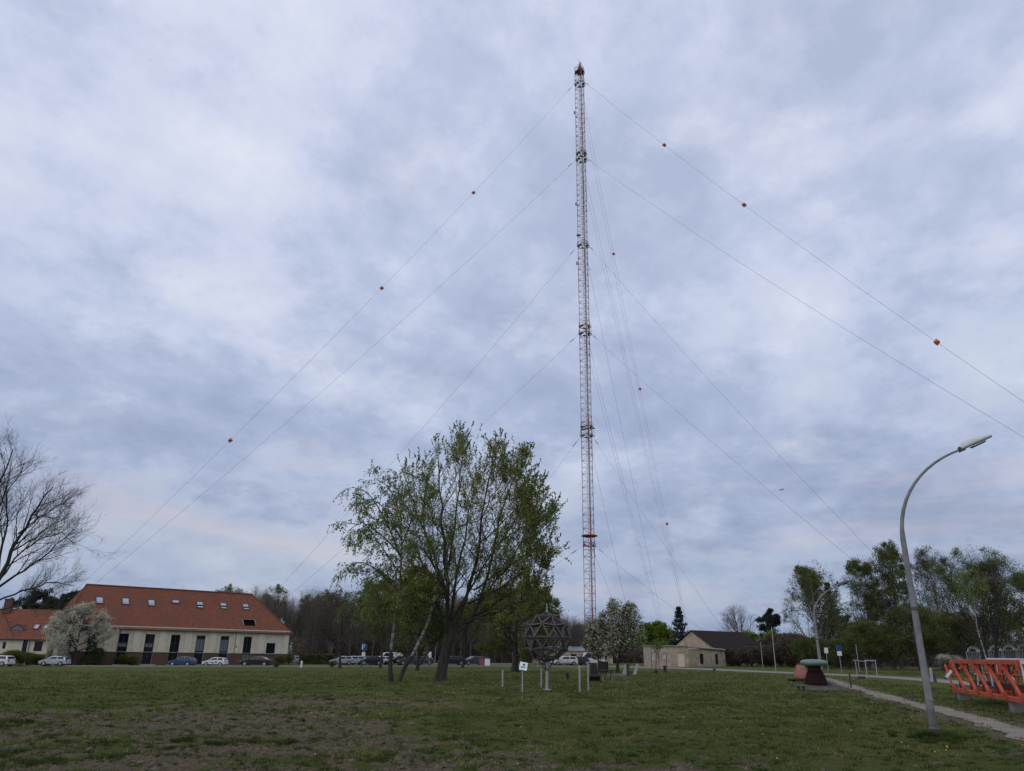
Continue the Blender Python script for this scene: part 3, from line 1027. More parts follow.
def generic(seed, H, Rw, zc0, trunk_r, leafsize=.1, nleaf=5, n=(12, 9, 7, 5), first=.22, ang=.95, droop=0, up=.25, lm=('leaf_mid',),
            bark='bark', twig='bark', lean=(0, 0), aspect=.55, crownpow=1.0, catkin=None, leafdroop=.2, multi=1, gap=.12, rzf=None, twr=.012, trunkK=8, leafjit=.18):
    """a broadleaf tree about its own base: H height, Rw crown radius, zc0 the lowest foliage"""
    T = Tree(seed)
    g = T.rng
    c = np.array([lean[0] * H * .6, lean[1] * H * .6, (H + zc0) / 2])
    r = np.array([Rw, Rw, (H - zc0) / 2 * 1.04])
    P = np.zeros((multi, 3)); P[:, :2] += g.normal(0, trunk_r * .8 * (multi > 1), (multi, 2))
    D = np.zeros((multi, 3)); D[:, 2] = 1
    D[:, 0] = lean[0]; D[:, 1] = lean[1]
    if multi > 1:
        a = np.arange(multi) * 2 * PI / multi + g.random()
        D[:, 0] += np.cos(a) * .28; D[:, 1] += np.sin(a) * .28
    tl = H * (.95 if multi == 1 else .9) * g.uniform(.9, 1.02, multi)
    pts, rad = grow(P, D, tl, np.full(multi, trunk_r), trunkK, .06, (0, 0, .06), g, .1)
    rad[:, 0] *= 1.45
    T.wood(pts, rad, 9)
    Ln = tl
    # limbs
    P, D, rr, t, pl = sample(pts, rad, Ln, n[0], first, .98, ang, g)
    D[:, 2] += up
    D = unit(D)
    e = exit_len(P, D, c, r)
    l1 = np.clip(e * g.uniform(.72, 1.0, len(e)), .3, None)
    ok = e > .25
    P, D, rr, l1 = P[ok], D[ok], rr[ok], l1[ok]
    r1 = np.minimum(rr * .55, l1 * .022 + .01)
    p1, ra1 = grow(P, D, l1, r1, 6, .10, (0, 0, .14 - droop * .5), g)
    T.wood(p1, ra1, 6)
    P, D, rr, t, pl = sample(p1, ra1, l1, n[1], .18, 1, .75, g)
    e = exit_len(P, D, c, r)
    l2 = np.minimum(pl * .55 * (1.15 - t * .6) * g.uniform(.6, 1.2, len(e)), np.maximum(e * g.uniform(.8, 1.15, len(e)), .12))
    p2, ra2 = grow(P, D, l2, np.minimum(rr * .55, l2 * .02 + .006), 5, .13, (0, 0, .12 - droop), g)
    T.wood(p2, ra2, 5)
    P, D, rr, t, pl = sample(p2, ra2, l2, n[2], .15, 1, .7, g)
    e = exit_len(P, D, c, r)
    l3 = np.minimum(np.clip(pl * .5 * g.uniform(.6, 1.2, len(e)), .18, 1.6), np.maximum(e * 1.2, .15) + .12)
    p3, ra3 = grow(P, D, l3, np.minimum(rr * .6, twr), 4, .15, (0, 0, .1 - droop * 1.5), g)
    T.wood(p3, ra3, 3, 1)
    if n[3]:
        P, D, rr, t, pl = sample(p3, ra3, l3, n[3], .2, 1, .65, g)
        l4 = np.clip(pl * .45 * g.uniform(.5, 1.2, len(P)), .12, .7)
        p4, ra4 = grow(P, D, l4, np.minimum(rr * .7, twr * .6), 3, .15, (0, 0, .08 - droop * 2), g)
        T.wood(p4, ra4, 3, 1)
        last, lrad, ll = p4, ra4, l4
    else:
        last, lrad, ll = p3, ra3, l3
    if nleaf:
        P, D, _, t, _ = sample(last, lrad, ll, nleaf, .1, 1, .8, g)
        hole = vn3(P * (1.3 / max(1, Rw * .25)), seed)
        ok = g.random(len(P)) < np.clip((hole - gap + .04) * 9, .04, 1)
        P, D = P[ok] + g.normal(0, leafjit * .5, (ok.sum(), 3)), D[ok]
        sl = (g.random(len(P)) < .5).astype(int) if len(lm) > 1 else np.zeros(len(P), int)
        for k in range(len(lm)):
            T.leaf(P[sl == k], leafsize, k, aspect=aspect, droop=leafdroop, axis=D[sl == k], jit=.8)
    return T


def vn3(P, seed):
    return (fbm(P[:, 0] + P[:, 2] * .7, P[:, 1] - P[:, 2] * .6, 3, seed) + fbm(P[:, 0] * 1.1 + 9, P[:, 2] * 1.2, 3, seed + 5)) / 2 * 1.0


def tree_at(T, name, label, cat, px, Y, tm, cm, group=None, rz=0, py=None):
    x, y, z = B(px, Y) if py is None else G(px, py)
    r = thing(name, label, cat, (x, y, z - .05), rz, group)
    T.emit(r, [M[k] for k in tm], [M[k] for k in cm])
    return r


# ---- the big cherry-like tree in the middle
YM = 54.6


def pxl(lst, Y, dy=0, cy=None):
    n = len(lst)
    return [W(a, b, Y + dy * (k / max(1, n - 1)) ** .8) for k, (a, b) in enumerate(lst)]


def big_tree():
    bx, by, bz = G(440, 681.5)
    Y = by
    c = W(459, 546, Y) ; c[1] = Y
    r = np.array([6.0, 5.4, 7.2])
    T = Tree(21)
    g = T.rng
    O = np.array([bx, by, bz])
    trunk = [(440, 683), (442, 668), (446, 652), (450, 636), (450, 620)]
    p, ra, l = limb_arrays([(pxl(trunk, Y), .36, .28)], 8)
    ra[:, 0] *= 1.35; ra[:, 1] *= 1.1
    T.wood(p - O, ra, 12)
    LB = [([(448, 640), (447, 600), (446, 570), (443, 530), (440, 490), (438, 455)], .24, .05, .6),
          ([(452, 640), (466, 592), (477, 560), (481, 530), (482, 508), (487, 490), (493, 465), (499, 442)], .2, .03, -1.2),
          ([(456, 645), (478, 604), (490, 572), (496, 545), (499, 515), (505, 497), (520, 468)], .2, .03, 1.0),
          ([(480, 602), (500, 577), (515, 556), (531, 528), (545, 502)], .1, .03, -1.6),
          ([(447, 634), (433, 595), (425, 565), (412, 545), (402, 520)], .16, .03, -2.2),
          ([(446, 590), (432, 550), (420, 520), (409, 490), (401, 470)], .15, .03, 1.6),
          ([(448, 570), (455, 525), (459, 490), (463, 460), (463, 436)], .13, .03, 2.6),
          ([(458, 632), (485, 610), (510, 594), (533, 580), (547, 568)], .11, .03, 1.2),
          ([(444, 625), (425, 612), (410, 604), (398, 600)], .09, .03, -2.6),
          ([(450, 625), (455, 590), (462, 550), (470, 510), (474, 480)], .16, .03, -4.0),
          ([(450, 625), (446, 590), (430, 560), (424, 510), (428, 470)], .16, .03, 4.2),
          ([(452, 622), (468, 590), (490, 555), (515, 520), (528, 490)], .14, .03, 4.0),
          ([(485, 540), (505, 520), (525, 500), (538, 488)], .08, .02, -.4),
          ([(462, 624), (490, 614), (520, 603), (546, 592)], .09, .02, -.8), ([(468, 604), (500, 588), (530, 566), (553, 548)], .1, .02, 1.8), ([(474, 590), (505, 570), (534, 548), (552, 520)], .09, .02, -3),
          ([(497, 545), (515, 530), (538, 522), (552, 515)], .07, .02, .6),
          ([(481, 520), (495, 490), (515, 470), (525, 455)], .07, .02, 1.4)]
    p, ra, l = limb_arrays([(pxl(a, Y, dy), r0 * .68, r1 * .6) for a, r0, r1, dy in LB], 10)
    p = p + np.concatenate([np.zeros((len(LB), 2, 3)), g.normal(0, .08, (len(LB), 9, 3))], 1)
    p = p - O
    c = c - O
    T.wood(p, ra, 8)
    P, D, rr, t, pl = sample(p, ra, l, 14, .13, 1, .85, g)
    D[:, 2] += .2
    D = unit(D)
    e = exit_len(P, D, c, r)
    l2 = np.clip(np.minimum(e * .95, 3.6) * g.uniform(.6, 1.1, len(e)), .5, None)
    p2, r2 = grow(P, D, l2, np.minimum(rr * .5, .045), 6, .11, (0, 0, .16), g)
    T.wood(p2, r2, 5)
    P, D, rr, t, pl = sample(p2, r2, l2, 9, .2, 1, .75, g)
    e = exit_len(P, D, c, r)
    l3 = np.clip(pl * .5 * g.uniform(.6, 1.2, len(P)), .3, np.maximum(e, .3) + .5)
    p3, r3 = grow(P, D, l3, np.minimum(rr * .6, .018), 5, .13, (0, 0, .2), g)
    T.wood(p3, r3, 4, 1)
    P, D, rr, t, pl = sample(p3, r3, l3, 5, .2, 1, .6, g)
    l4 = g.uniform(.2, .65, len(P))
    p4, r4 = grow(P, D, l4, np.minimum(rr * .7, .009), 3, .13, (0, 0, .25), g)
    T.wood(p4, r4, 3, 1)
    # leaves, thinner toward the top and in holes; denser low and left as in the photo
    P, D, _, t, _ = sample(p4, r4, l4, 13, .1, 1, .8, g)
    hz_ = (P[:, 2] - 3) / 14
    hole = vn3(P * .95, 4)
    right = np.clip((P[:, 0]) / 6, 0, 1)
    ok = (g.random(len(P)) < np.clip((hole - .38) * 6, .08, 1)) & (g.random(len(P)) < np.clip(1.0 - .38 * hz_, .3, 1)) & (P[:, 2] > 2.2 + g.random(len(P)))
    Pk, Dk = P[ok], D[ok]
    T.leaf(Pk + g.normal(0, .07, Pk.shape), .12, 0, aspect=.5, axis=Dk, jit=.9, droop=.2)
    # upright flower spikes at the outer shoots
    tipP = p3[:, -1]; tipD = unit(p3[:, -1] - p3[:, -2])
    q = (((tipP - c) / r) ** 2).sum(1)
    ok = (q > .62) & (tipP[:, 2] > 4.5) & (g.random(len(q)) < .8)
    tipP, tipD = tipP[ok], unit(tipD[ok] + np.array([0, 0, .35]) + g.normal(0, .22, (ok.sum(), 3)))
    sl_ = g.uniform(.6, 1.25, len(tipP))
    ps, rs = grow(tipP, tipD, sl_, np.full(len(tipP), .008), 3, .08, (0, 0, .1), g)
    T.wood(ps, rs, 3, 1)
    P, D, _, t, _ = sample(ps, rs, sl_, 13, .5, 1.0, .5, g)
    T.leaf(P, .15, 1, aspect=.6, axis=D, jit=.45)
    r_ = thing('broadleaf_tree', 'tallest tree on the lawn, dark forked trunk, thin spring leaves with spiky shoots', 'tree', (bx, by, bz))
    T.emit(r_, [M['bark'], M['twig']], [M['leaf_main'], M['leaf_birch']])


big_tree()


def birch_tree():
    bx, by, bz = G(395, 682)
    O = np.array([bx, by, bz])
    Y = by
    T = Tree(5)
    g = T.rng
    st = [([(391, 684), (390, 665), (391, 648)], .3, .15, 0), ([(391, 650), (394, 625), (398, 600), (401, 575), (402, 545), (402, 515), (398, 492)], .16, .04, .2),
          ([(398, 684), (404, 668), (413, 655)], .24, .17, 0), ([(412, 656), (420, 640), (428, 625), (434, 605), (436, 585), (437, 560), (433, 530), (430, 510)], .16, .05, -1.5)]
    p, ra, l = limb_arrays([(pxl(a, Y, dy), r0 * .62, r1 * .62) for a, r0, r1, dy in st], 8)
    T.wood(p[[0, 2]] - O, ra[[0, 2]], 9, 0)
    T.wood(p[[1, 3]] - O, ra[[1, 3]], 8, 1)
    LB = [([(402, 560), (390, 530), (376, 502), (364, 488), (352, 487)], .07, .02, -.5), ([(401, 555), (382, 535), (362, 520), (347, 532)], .06, .02, .8),
          ([(402, 520), (395, 498), (386, 484), (374, 478)], .05, .015, 0.5), ([(399, 592), (380, 572), (362, 560), (350, 566)], .06, .02, -1.2),
          ([(398, 605), (378, 598), (362, 596), (352, 606)], .05, .015, 1.0), ([(402, 545), (412, 520), (415, 495), (412, 478)], .05, .015, 1.5),
          ([(401, 575), (384, 550), (370, 530), (358, 515)], .05, .015, -2.2), ([(402, 540), (388, 515), (378, 500), (366, 500)], .05, .015, 2.4),
          ([(400, 590), (388, 575), (378, 572), (368, 580)], .05, .015, 2.6), ([(396, 615), (384, 606), (374, 608)], .04, .015, -2), ([(436, 570), (424, 550), (415, 540)], .05, .015, -2.5),
          ([(434, 600), (420, 590), (410, 592)], .05, .015, -2.8), ([(436, 580), (446, 565), (452, 570)], .05, .015, -3), ([(400, 580), (408, 565), (414, 570)], .05, .015, -1.5)]
    p, ra, l = limb_arrays([(pxl(a, Y, dy), r0, r1) for a, r0, r1, dy in LB], 8)
    T.wood(p - O, ra, 6, 0)
    P, D, rr, t, pl = sample(p - O, ra, l, 13, .2, 1, .8, g)
    l2 = g.uniform(.7, 1.9, len(P))
    p2, r2 = grow(P, D, l2, np.minimum(rr * .6, .02), 6, .14, (0, 0, -.28), g)
    T.wood(p2, r2, 4, 2)
    P, D, rr, t, pl = sample(p2, r2, l2, 7, .2, 1, .8, g)
    l3 = g.uniform(.35, 1.15, len(P))
    p3, r3 = grow(P, D, l3, np.full(len(P), .006), 5, .12, (0, 0, -.7), g)
    T.wood(p3, r3, 3, 2)
    P, D, _, t, _ = sample(p3, r3, l3, 14, .05, 1, .8, g)
    ok = vn3(P * .6, 8) > .39
    P, D = P[ok], D[ok]
    T.leaf(P + g.normal(0, .05, P.shape), .125, 0, aspect=.6, axis=D, jit=.8, droop=.7)
    r_ = thing('birch_tree', 'birch with two pale leaning stems from one dark base and drooping leafy twigs', 'tree', (bx, by, bz))
    T.emit(r_, [M['bark'], M['birch'], M['twig']], [M['leaf_birch']])


birch_tree()

# ---- great bare tree cut by the left edge
T = Tree(12)
g = T.rng
bx, by, bz = B(-42, 38)
O = np.array([bx, by, bz])
st = [([(-42, 690), (-36, 650), (-22, 615), (-8, 590)], .36, .22, 0), ([(-12, 596), (2, 574), (13, 550), (24, 526), (38, 504), (52, 486)], .17, .03, .5), ([(-25, 620), (-22, 575), (-15, 530), (-6, 495), (4, 470), (14, 450)], .18, .03, -1),
      ([(-8, 592), (14, 576), (36, 560), (56, 546), (74, 530)], .09, .02, -1), ([(-14, 606), (10, 596), (30, 588), (52, 580), (72, 585)], .07, .02, .8), ([(-20, 614), (0, 610), (22, 606), (48, 603), (60, 607)], .06, .015, -.6),
      ([(-4, 582), (3, 546), (7, 510), (13, 484), (24, 465)], .1, .02, 1.6), ([(18, 534), (38, 518), (56, 506), (72, 498)], .06, .015, .4), ([(10, 552), (32, 541), (50, 528), (68, 513)], .06, .015, 1.5),
      ([(-22, 590), (-50, 550), (-70, 500), (-80, 460)], .15, .03, .5), ([(-30, 630), (-60, 600), (-90, 560), (-110, 540)], .13, .03, 1), ([(-20, 570), (-24, 520), (-30, 470), (-28, 436)], .14, .03, -2),
      ([(-8, 590), (12, 560), (36, 540), (60, 530), (76, 545)], .07, .015, -2.4), ([(-10, 590), (-6, 545), (2, 505), (10, 462)], .1, .02, -2.8)]
p, ra, l = limb_arrays([(pxl(a, by, dy), r0 * .72, r1 * .7) for a, r0, r1, dy in st], 10)
p[:, 2:] += g.normal(0, .06, p[:, 2:].shape)
T.wood(p - O, ra, 8)
P, D, rr, t, pl = sample(p[1:] - O, ra[1:], l[1:], 14, .25, 1, .65, g)
D[:, 2] += .15
l2 = np.clip(pl * .42 * (1.2 - t * .7) * g.uniform(.6, 1.2, len(P)), .5, 2.6)
p2, r2 = grow(P, unit(D), l2, np.minimum(rr * .5, .035), 6, .12, (0, 0, .12), g)
T.wood(p2, r2, 4)
P, D, rr, t, pl = sample(p2, r2, l2, 9, .12, 1, .65, g)
l3 = np.clip(pl * .5 * g.uniform(.6, 1.3, len(P)), .25, 1.3)
p3, r3 = grow(P, D, l3, np.minimum(rr * .6, .009), 5, .13, (0, 0, .14), g)
T.wood(p3, r3, 3, 1)
P, D, rr, t, pl = sample(p3, r3, l3, 6, .2, 1, .6, g)
l4 = g.uniform(.15, .5, len(P))
p4, r4 = grow(P, D, l4, np.full(len(P), .0042), 3, .14, (0, 0, .16), g)
T.wood(p4, r4, 3, 1)
T.emit(thing('bare_tree', 'big leafless tree with spreading dark limbs cut off by the left edge of the photo', 'tree', (bx, by, bz)), [M['bark'], M['twig']], [])

# ---- blossom trees
T = generic(31, 8.7, 5.2, .5, .26, leafsize=.16, nleaf=8, n=(20, 10, 7, 4), first=.14, ang=1.3, lm=('blossom', 'blossom_leaf'), aspect=.8, gap=.47, up=.1, leafjit=.3)
tree_at(T, 'blossom_tree', 'round white-blossoming tree behind the silver parked car', 'tree', 75, 124, ('bark', 'bark'), ('blossom', 'blossom'), 'white flowering trees')
T = generic(32, 7.0, 3.0, .4, .17, leafsize=.14, nleaf=7, n=(22, 9, 7, 3), first=.14, ang=1.05, lm=('blossom_leaf', 'blossom'), aspect=.7, gap=.43, up=.5, twr=.014)
tree_at(T, 'blossom_tree', 'taller flowering tree with a pointed grey-green top right of the mast foot', 'tree', 617, 82, ('bark', 'bark'), ('blossom_leaf', 'blossom'), 'white flowering trees')
T = generic(33, 4.9, 2.3, .5, .11, leafsize=.14, nleaf=7, n=(20, 8, 6, 3), first=.16, ang=1.2, lm=('blossom', 'blossom_leaf'), aspect=.8, gap=.41, lean=(-.1, 0))
tree_at(T, 'blossom_tree', 'small white-flowered tree in front of the mast foot beside the lattice ball', 'tree', 599, 92, ('bark', 'bark'), ('blossom', 'blossom_leaf'), 'white flowering trees')

# ---- middle row of trees
T = generic(41, 8.7, 5.4, .7, .34, leafsize=.16, nleaf=8, n=(22, 10, 7, 4), first=.16, ang=1.3, up=.1, gap=.37, leafjit=.3)
tree_at(T, 'round_tree', 'dark olive spreading tree with a thick short trunk left of the lattice ball', 'tree', 515, 84, ('bark', 'bark'), ('leaf_mid',))
T = generic(42, 11.2, 3.5, .3, .16, leafsize=.2, nleaf=7, n=(34, 8, 6, 3), first=.04, ang=1.0, up=.5, gap=.15, lm=('leaf_dark', 'leaf_mid'), leafjit=.3)
tree_at(T, 'dense_tree', 'dense dark green conical tree behind the birch stems', 'tree', 418, 92, ('bark', 'bark'), ('leaf_dark', 'leaf_mid'))
T = generic(43, 9.6, 4.8, .9, .16, leafsize=.12, nleaf=3, n=(14, 9, 7, 4), first=.2, ang=1.0, up=.25, gap=.42, lm=('leaf_brown', 'leaf_brown'), twr=.02)
tree_at(T, 'young_tree', 'brownish budding tree beside the road right of the dark hedge', 'tree', 341, 106, ('bark', 'bark2'), ('leaf_brown', 'leaf_brown'))
T = generic(44, 11.5, 4.6, .8, .16, leafsize=.15, nleaf=9, n=(20, 9, 7, 4), first=.2, ang=.9, up=.3, gap=.33, lm=('leaf_mid', 'leaf_birch'), twr=.015)
tree_at(T, 'young_tree', 'olive leafed tree in front of the parked cars, behind the birch crown', 'tree', 381, 108, ('bark', 'bark2'), ('leaf_mid', 'leaf_birch'))
T = generic(45, 8.4, 4.2, .8, .15, leafsize=.15, nleaf=6, n=(20, 9, 7, 3), first=.2, ang=1.0, up=.2, gap=.36, lm=('leaf_mid', 'leaf_brown'))
tree_at(T, 'young_tree', 'olive brown tree with a thin trunk just right of the tallest tree', 'tree', 463, 112, ('bark', 'bark2'), ('leaf_mid', 'leaf_brown'))
T = generic(46, 2.9, 1.3, 1.4, .06, leafsize=.12, nleaf=4, n=(8, 6, 4, 0), first=.4, lm=('leaf_bright', 'leaf_mid'))
tree_at(T, 'sapling', 'small yellow-green sapling between the staked trunks near the low house', 'sapling', 655, 80, ('bark2', 'bark2'), ('leaf_bright', 'leaf_mid'))
T = generic(47, 4.6, 1.0, 1.2, .07, leafsize=.12, nleaf=5, n=(9, 6, 4, 0), first=.25, lm=('blossom', 'blossom_leaf'), gap=.3)
tree_at(T, 'sapling', 'pale blossoming sapling seen just left of the thick dark trunk', 'sapling', 430, 100, ('pale_bark', 'bark2'), ('blossom', 'blossom_leaf'))

# ---- conifers
def conifer(seed, H, Rm, tr, mats, whorl=.42, drop=.12, start=.08, card=.34, dens=9, irregular=.15, powr=.85):
    T = Tree(seed)
    g = T.rng
    pts, rad = grow(np.zeros((1, 3)), np.array([[0, 0, 1.]]), np.array([H]), np.array([tr]), 10, .012, (0, 0, .02), g, .06)
    T.wood(pts, rad, 8)
    zs = np.arange(start * H, H * .985, whorl)
    P, D, Lx = [], [], []
    for z in zs:
        rr = Rm * (1 - z / H) ** powr * g.uniform(1 - irregular, 1 + irregular)
        nb = 7
        a0 = g.random() * 6
        for k in range(nb):
            a = a0 + k * 2 * PI / nb + g.normal(0, .2)
            P.append((0, 0, z)); D.append((math.cos(a), math.sin(a), -drop + .5 * (z / H) ** 2)); Lx.append(max(.15, rr * g.uniform(.75, 1.1)))
    P, D, Lx = np.array(P, float), np.array(D), np.array(Lx)
    p1, r1 = grow(P, D, Lx, np.full(len(P), .022), 5, .05, (0, 0, .04), g)
    T.wood(p1, r1, 4)
    P, D, rr, t, pl = sample(p1, r1, Lx, dens, .08, 1, .8, g)
    D[:, 2] -= .2
    l2 = np.clip(pl * .35 * (1.2 - t), .12, 1.2) * g.uniform(.7, 1.2, len(P))
    p2, r2 = grow(P, D, l2, np.full(len(P), .008), 3, .08, (0, 0, -.12), g)
    T.wood(p2, r2, 3)
    P, D, _, t, _ = sample(p2, r2, l2, 7, .0, 1, .5, g)
    T.leaf(P, card, 0, aspect=.3, axis=D, jit=.5, droop=.35)
    return T


T = conifer(61, 10.8, 2.7, .16, None, whorl=.7, irregular=.4, powr=1.0, card=.42)
tree_at(T, 'spruce_tree', 'dark narrow spruce standing by the gable of the low house', 'tree', 681, 148, ('bark', 'bark'), ('needles_blue',))
T = conifer(62, 12.4, 3.8, .18, None, whorl=.6, irregular=.4, powr=.95)
tree_at(T, 'spruce_tree', 'dark spruce in the shade of the right-hand birches behind the second lamp', 'tree', 836, 118, ('bark', 'bark'), ('needles',))


def pine(seed, H, Rm, z0):
    T = generic(seed, H, Rm, z0, .2, leafsize=.36, nleaf=16, n=(20, 9, 7, 0), first=.25, ang=1.25, up=.0, gap=.26, lm=('needles',), aspect=.45, leafjit=.35)
    return T


tree_at(pine(63, 13.5, 3.0, 4.5), 'pine_tree', 'dark round-headed pine beyond the bramble bank', 'tree', 771, 190, ('bark2', 'bark'), ('needles',))
for k, (px, Y, H, lab) in enumerate([(30, 160, 15, 'dark pine rising above the left roof beside the bare tree'), (50, 168, 13.5, 'second dark pine above the left roof, just right of the first'), (70, 165, 14.2, 'greener pine between the low left roof and the tiled hall'), (12, 172, 13.5, 'pine behind the bare branches at the left edge')]):
    tree_at(pine(70 + k, H, 4.2, 3.5), 'pine_tree', lab, 'tree', px, Y, ('bark2', 'bark'), ('needles',), 'pines behind the left houses')

# ---- shrubs and trees near the low house
T = generic(81, 7.6, 4.4, .6, .2, leafsize=.3, nleaf=6, n=(22, 9, 6, 3), first=.06, ang=1.0, gap=.3, lm=('leaf_bright',), leafjit=.3)
tree_at(T, 'maple_tree', 'round bright yellow-green tree behind the low house annex', 'tree', 657, 158, ('bark2', 'bark2'), ('leaf_bright',))
T = generic(82, 5.6, 2.9, .5, .15, leafsize=.3, nleaf=5, n=(18, 8, 6, 3), first=.06, ang=1.0, gap=.36, lm=('leaf_bright',), leafjit=.3)
tree_at(T, 'willow_bush', 'yellow-green tree beyond the dark roof of the low house', 'tree', 749, 150, ('bark2', 'bark2'), ('leaf_bright',), 'bright green trees behind the low house')
T = generic(83, 5.6, 2.7, .5, .15, leafsize=.3, nleaf=5, n=(16, 8, 6, 3), first=.06, ang=1.0, gap=.36, lm=('leaf_bright', 'leaf_mid'), leafjit=.3)
tree_at(T, 'willow_bush', 'yellow-green tree below the dark pine', 'tree', 773, 148, ('bark2', 'bark2'), ('leaf_bright', 'leaf_mid'), 'bright green trees behind the low house')
T = generic(84, 14.8, 6.3, 2.5, .3, nleaf=0, n=(24, 10, 8, 6), first=.2, ang=.9, up=.3, twr=.03)
tree_at(T, 'leafless_tree', 'rounded leafless tree above the roof of the low house', 'tree', 742, 215, ('bark2', 'twig'), ())


def bush(seed, px, Y, H, Rw, label, lm, name='shrub', cat='shrub', group=None, ls=.16, gap=.3, tw='bark2', py=None, n=(16, 8, 6, 3), nleaf=5, twr=.012):
    if 400 <= seed < 410:
        H *= (.62, .86, .7, .95)[seed % 4]
        gap += (.06, 0, .09, .03)[seed % 4]
    T = generic(seed, H, Rw, .05, .06, leafsize=ls * .8, nleaf=nleaf, n=n, first=.03, ang=.95, up=.5, gap=gap, lm=lm, multi=3, leafjit=.25, twr=twr)
    return tree_at(T, name, label, cat, px, Y, ('bark2', tw), lm, group, py=py)


# bramble bank left of the right-hand trees
BR = [(727, 138, 2.0, 3.0), (738, 132, 2.2, 3.2), (751, 128, 2.5, 3.6), (765, 126, 2.7, 3.6), (781, 124, 2.7, 3.6), (796, 122, 3.0, 3.6), (747, 145, 3.2, 3.6), (770, 142, 3.5, 4), (793, 140, 3.8, 4)]
first = None
for k, (px, Y, H, Rw) in enumerate(BR):
    if k < 3:
        o = bush(300 + k, px, Y, H, Rw, 'brown leafless bramble thicket on the bank right of the low house', ('bramble',), 'bramble_bush', 'bush', 'bramble thicket beyond the road', ls=.2, gap=.3, nleaf=3, twr=.022, n=(34, 10, 8, 4))
        first = (first or []) + [o]
    else:
        c = copy_tree(first[k % 3]); x, y, z = B(px, Y); c.location = (x, y, z); c.rotation_euler.z = k * 1.3; s = H / 2.2; c.scale = (s, s, s)

# ---- right-hand group
RT = [('birch_tree', 'airy birch with drooping twigs left of the second lamp', 820, 110, 14.2, 4.1, -3.0, 'leaf_right', 'birch', 51, .29),
      ('poplar_tree', 'tall bronze-green tree right of the second lamp', 871, 112, 15.0, 3.0, -5.0, 'leaf_right', 'pale_bark', 52, .33),
      ('poplar_tree', 'tallest dense tree just left of the tall curved lamp', 900, 110, 17.0, 3.5, -6.0, 'leaf_right', 'bark2', 53, .27),
      ('birch_tree', 'thin-topped brownish birch just right of the tall curved lamp', 944, 108, 16.2, 3.8, -4.0, 'leaf_right', 'birch', 54, .40)]
for nm, lab, px, Y, H, Rw, z0, lf, bk, sd, gap in RT:
    T = generic(sd, H, Rw, z0, .19, leafsize=.15, nleaf=6, n=(34, 10, 7, 4), first=.06, ang=.7, up=.6, gap=gap + .14, droop=.12, lm=(lf, 'leaf_mid' if sd != 54 else 'catkin'), leafjit=.25, twr=.014)
    tree_at(T, nm, lab, 'tree', px, Y, (bk, 'bark2'), (lf, 'leaf_mid' if sd != 54 else 'catkin'), 'tall trees beyond the road on the right')
T = generic(55, 10.9, 5.0, 1.7, .13, leafsize=.1, nleaf=5, n=(16, 10, 8, 4), first=.1, ang=.75, up=.5, gap=.52, lm=('leaf_right', 'leaf_mid'), multi=4, twr=.012)
tree_at(T, 'multi_stem_tree', 'spreading tree with several dark stems behind the orange lattice frame', 'tree', 990, 72, ('bark', 'bark'), ('leaf_right', 'leaf_mid'))
T = generic(56, 8.4, 2.2, 3.5, .065, leafsize=.13, nleaf=4, n=(10, 8, 6, 3), first=.3, ang=.8, up=.3, gap=.42, lm=('leaf_birch',), lean=(-.12, 0))
tree_at(T, 'young_birch', 'slim white-barked young birch leaning behind the orange lattice frame', 'tree', 987, 66, ('birch', 'bark2'), ('leaf_birch',))
T = generic(57, 9, 4.2, .8, .15, leafsize=.16, nleaf=6, n=(16, 9, 7, 4), first=.08, ang=.9, up=.3, gap=.34, lm=('leaf_mid', 'leaf_right'), leafjit=.3)
tree_at(T, 'round_tree', 'olive tree half cut off by the right edge of the photo', 'tree', 1034, 78, ('bark', 'bark2'), ('leaf_mid', 'leaf_right'))
for k, (px, Y, H, Rw, lab, lf) in enumerate([
        (848, 104, 5.6, 3.4, 'olive shrub behind the two small road signs', ('leaf_mid',)), (868, 100, 6.4, 3.6, 'olive shrub behind the small grey frame', ('leaf_mid', 'leaf_right')),
        (893, 98, 5.6, 3.2, 'dense shrub at the foot of the tallest right-hand tree', ('leaf_mid',)), (918, 98, 8.0, 3.8, 'large dark shrub just right of the tall curved lamp', ('leaf_mid', 'leaf_dark')),
        (940, 96, 8.2, 3.8, 'large olive shrub left of the orange frame', ('leaf_mid',)), (960, 92, 7.2, 4.0, 'olive shrub above the far end of the orange frame', ('leaf_mid', 'leaf_dark')),
        (812, 108, 5.2, 3.4, 'dark shrub behind the green-capped insulator', ('leaf_dark', 'leaf_mid')), (1012, 88, 6.6, 4.2, 'shrub behind the white antenna frames at the right edge', ('leaf_mid', 'leaf_dark')),
        (880, 118, 9.0, 4.5, 'dark shrub filling the gap between the tall right-hand trees', ('leaf_dark', 'leaf_mid')), (838, 122, 8.0, 4.5, 'dark shrub beneath the spruce behind the second lamp', ('leaf_dark', 'leaf_mid'))]):
    bush(400 + k, px, Y, H, Rw, lab, lf, group='shrubs under the right-hand trees', ls=.15, gap=.40, nleaf=5, n=(22, 9, 6, 3))

for k, (px, Y, H, Rw, lab) in enumerate([(943, 84, 1.5, 1.3, 'pale blossoming low shrub left of the orange section end'), (955, 83, 1.5, 1.2, 'pale low shrub just above the end of the orange section')]):
    bush(450 + k, px, Y, H, Rw, lab, ('blossom',), ls=.09, gap=.55, nleaf=2, group='pale low shrubs')
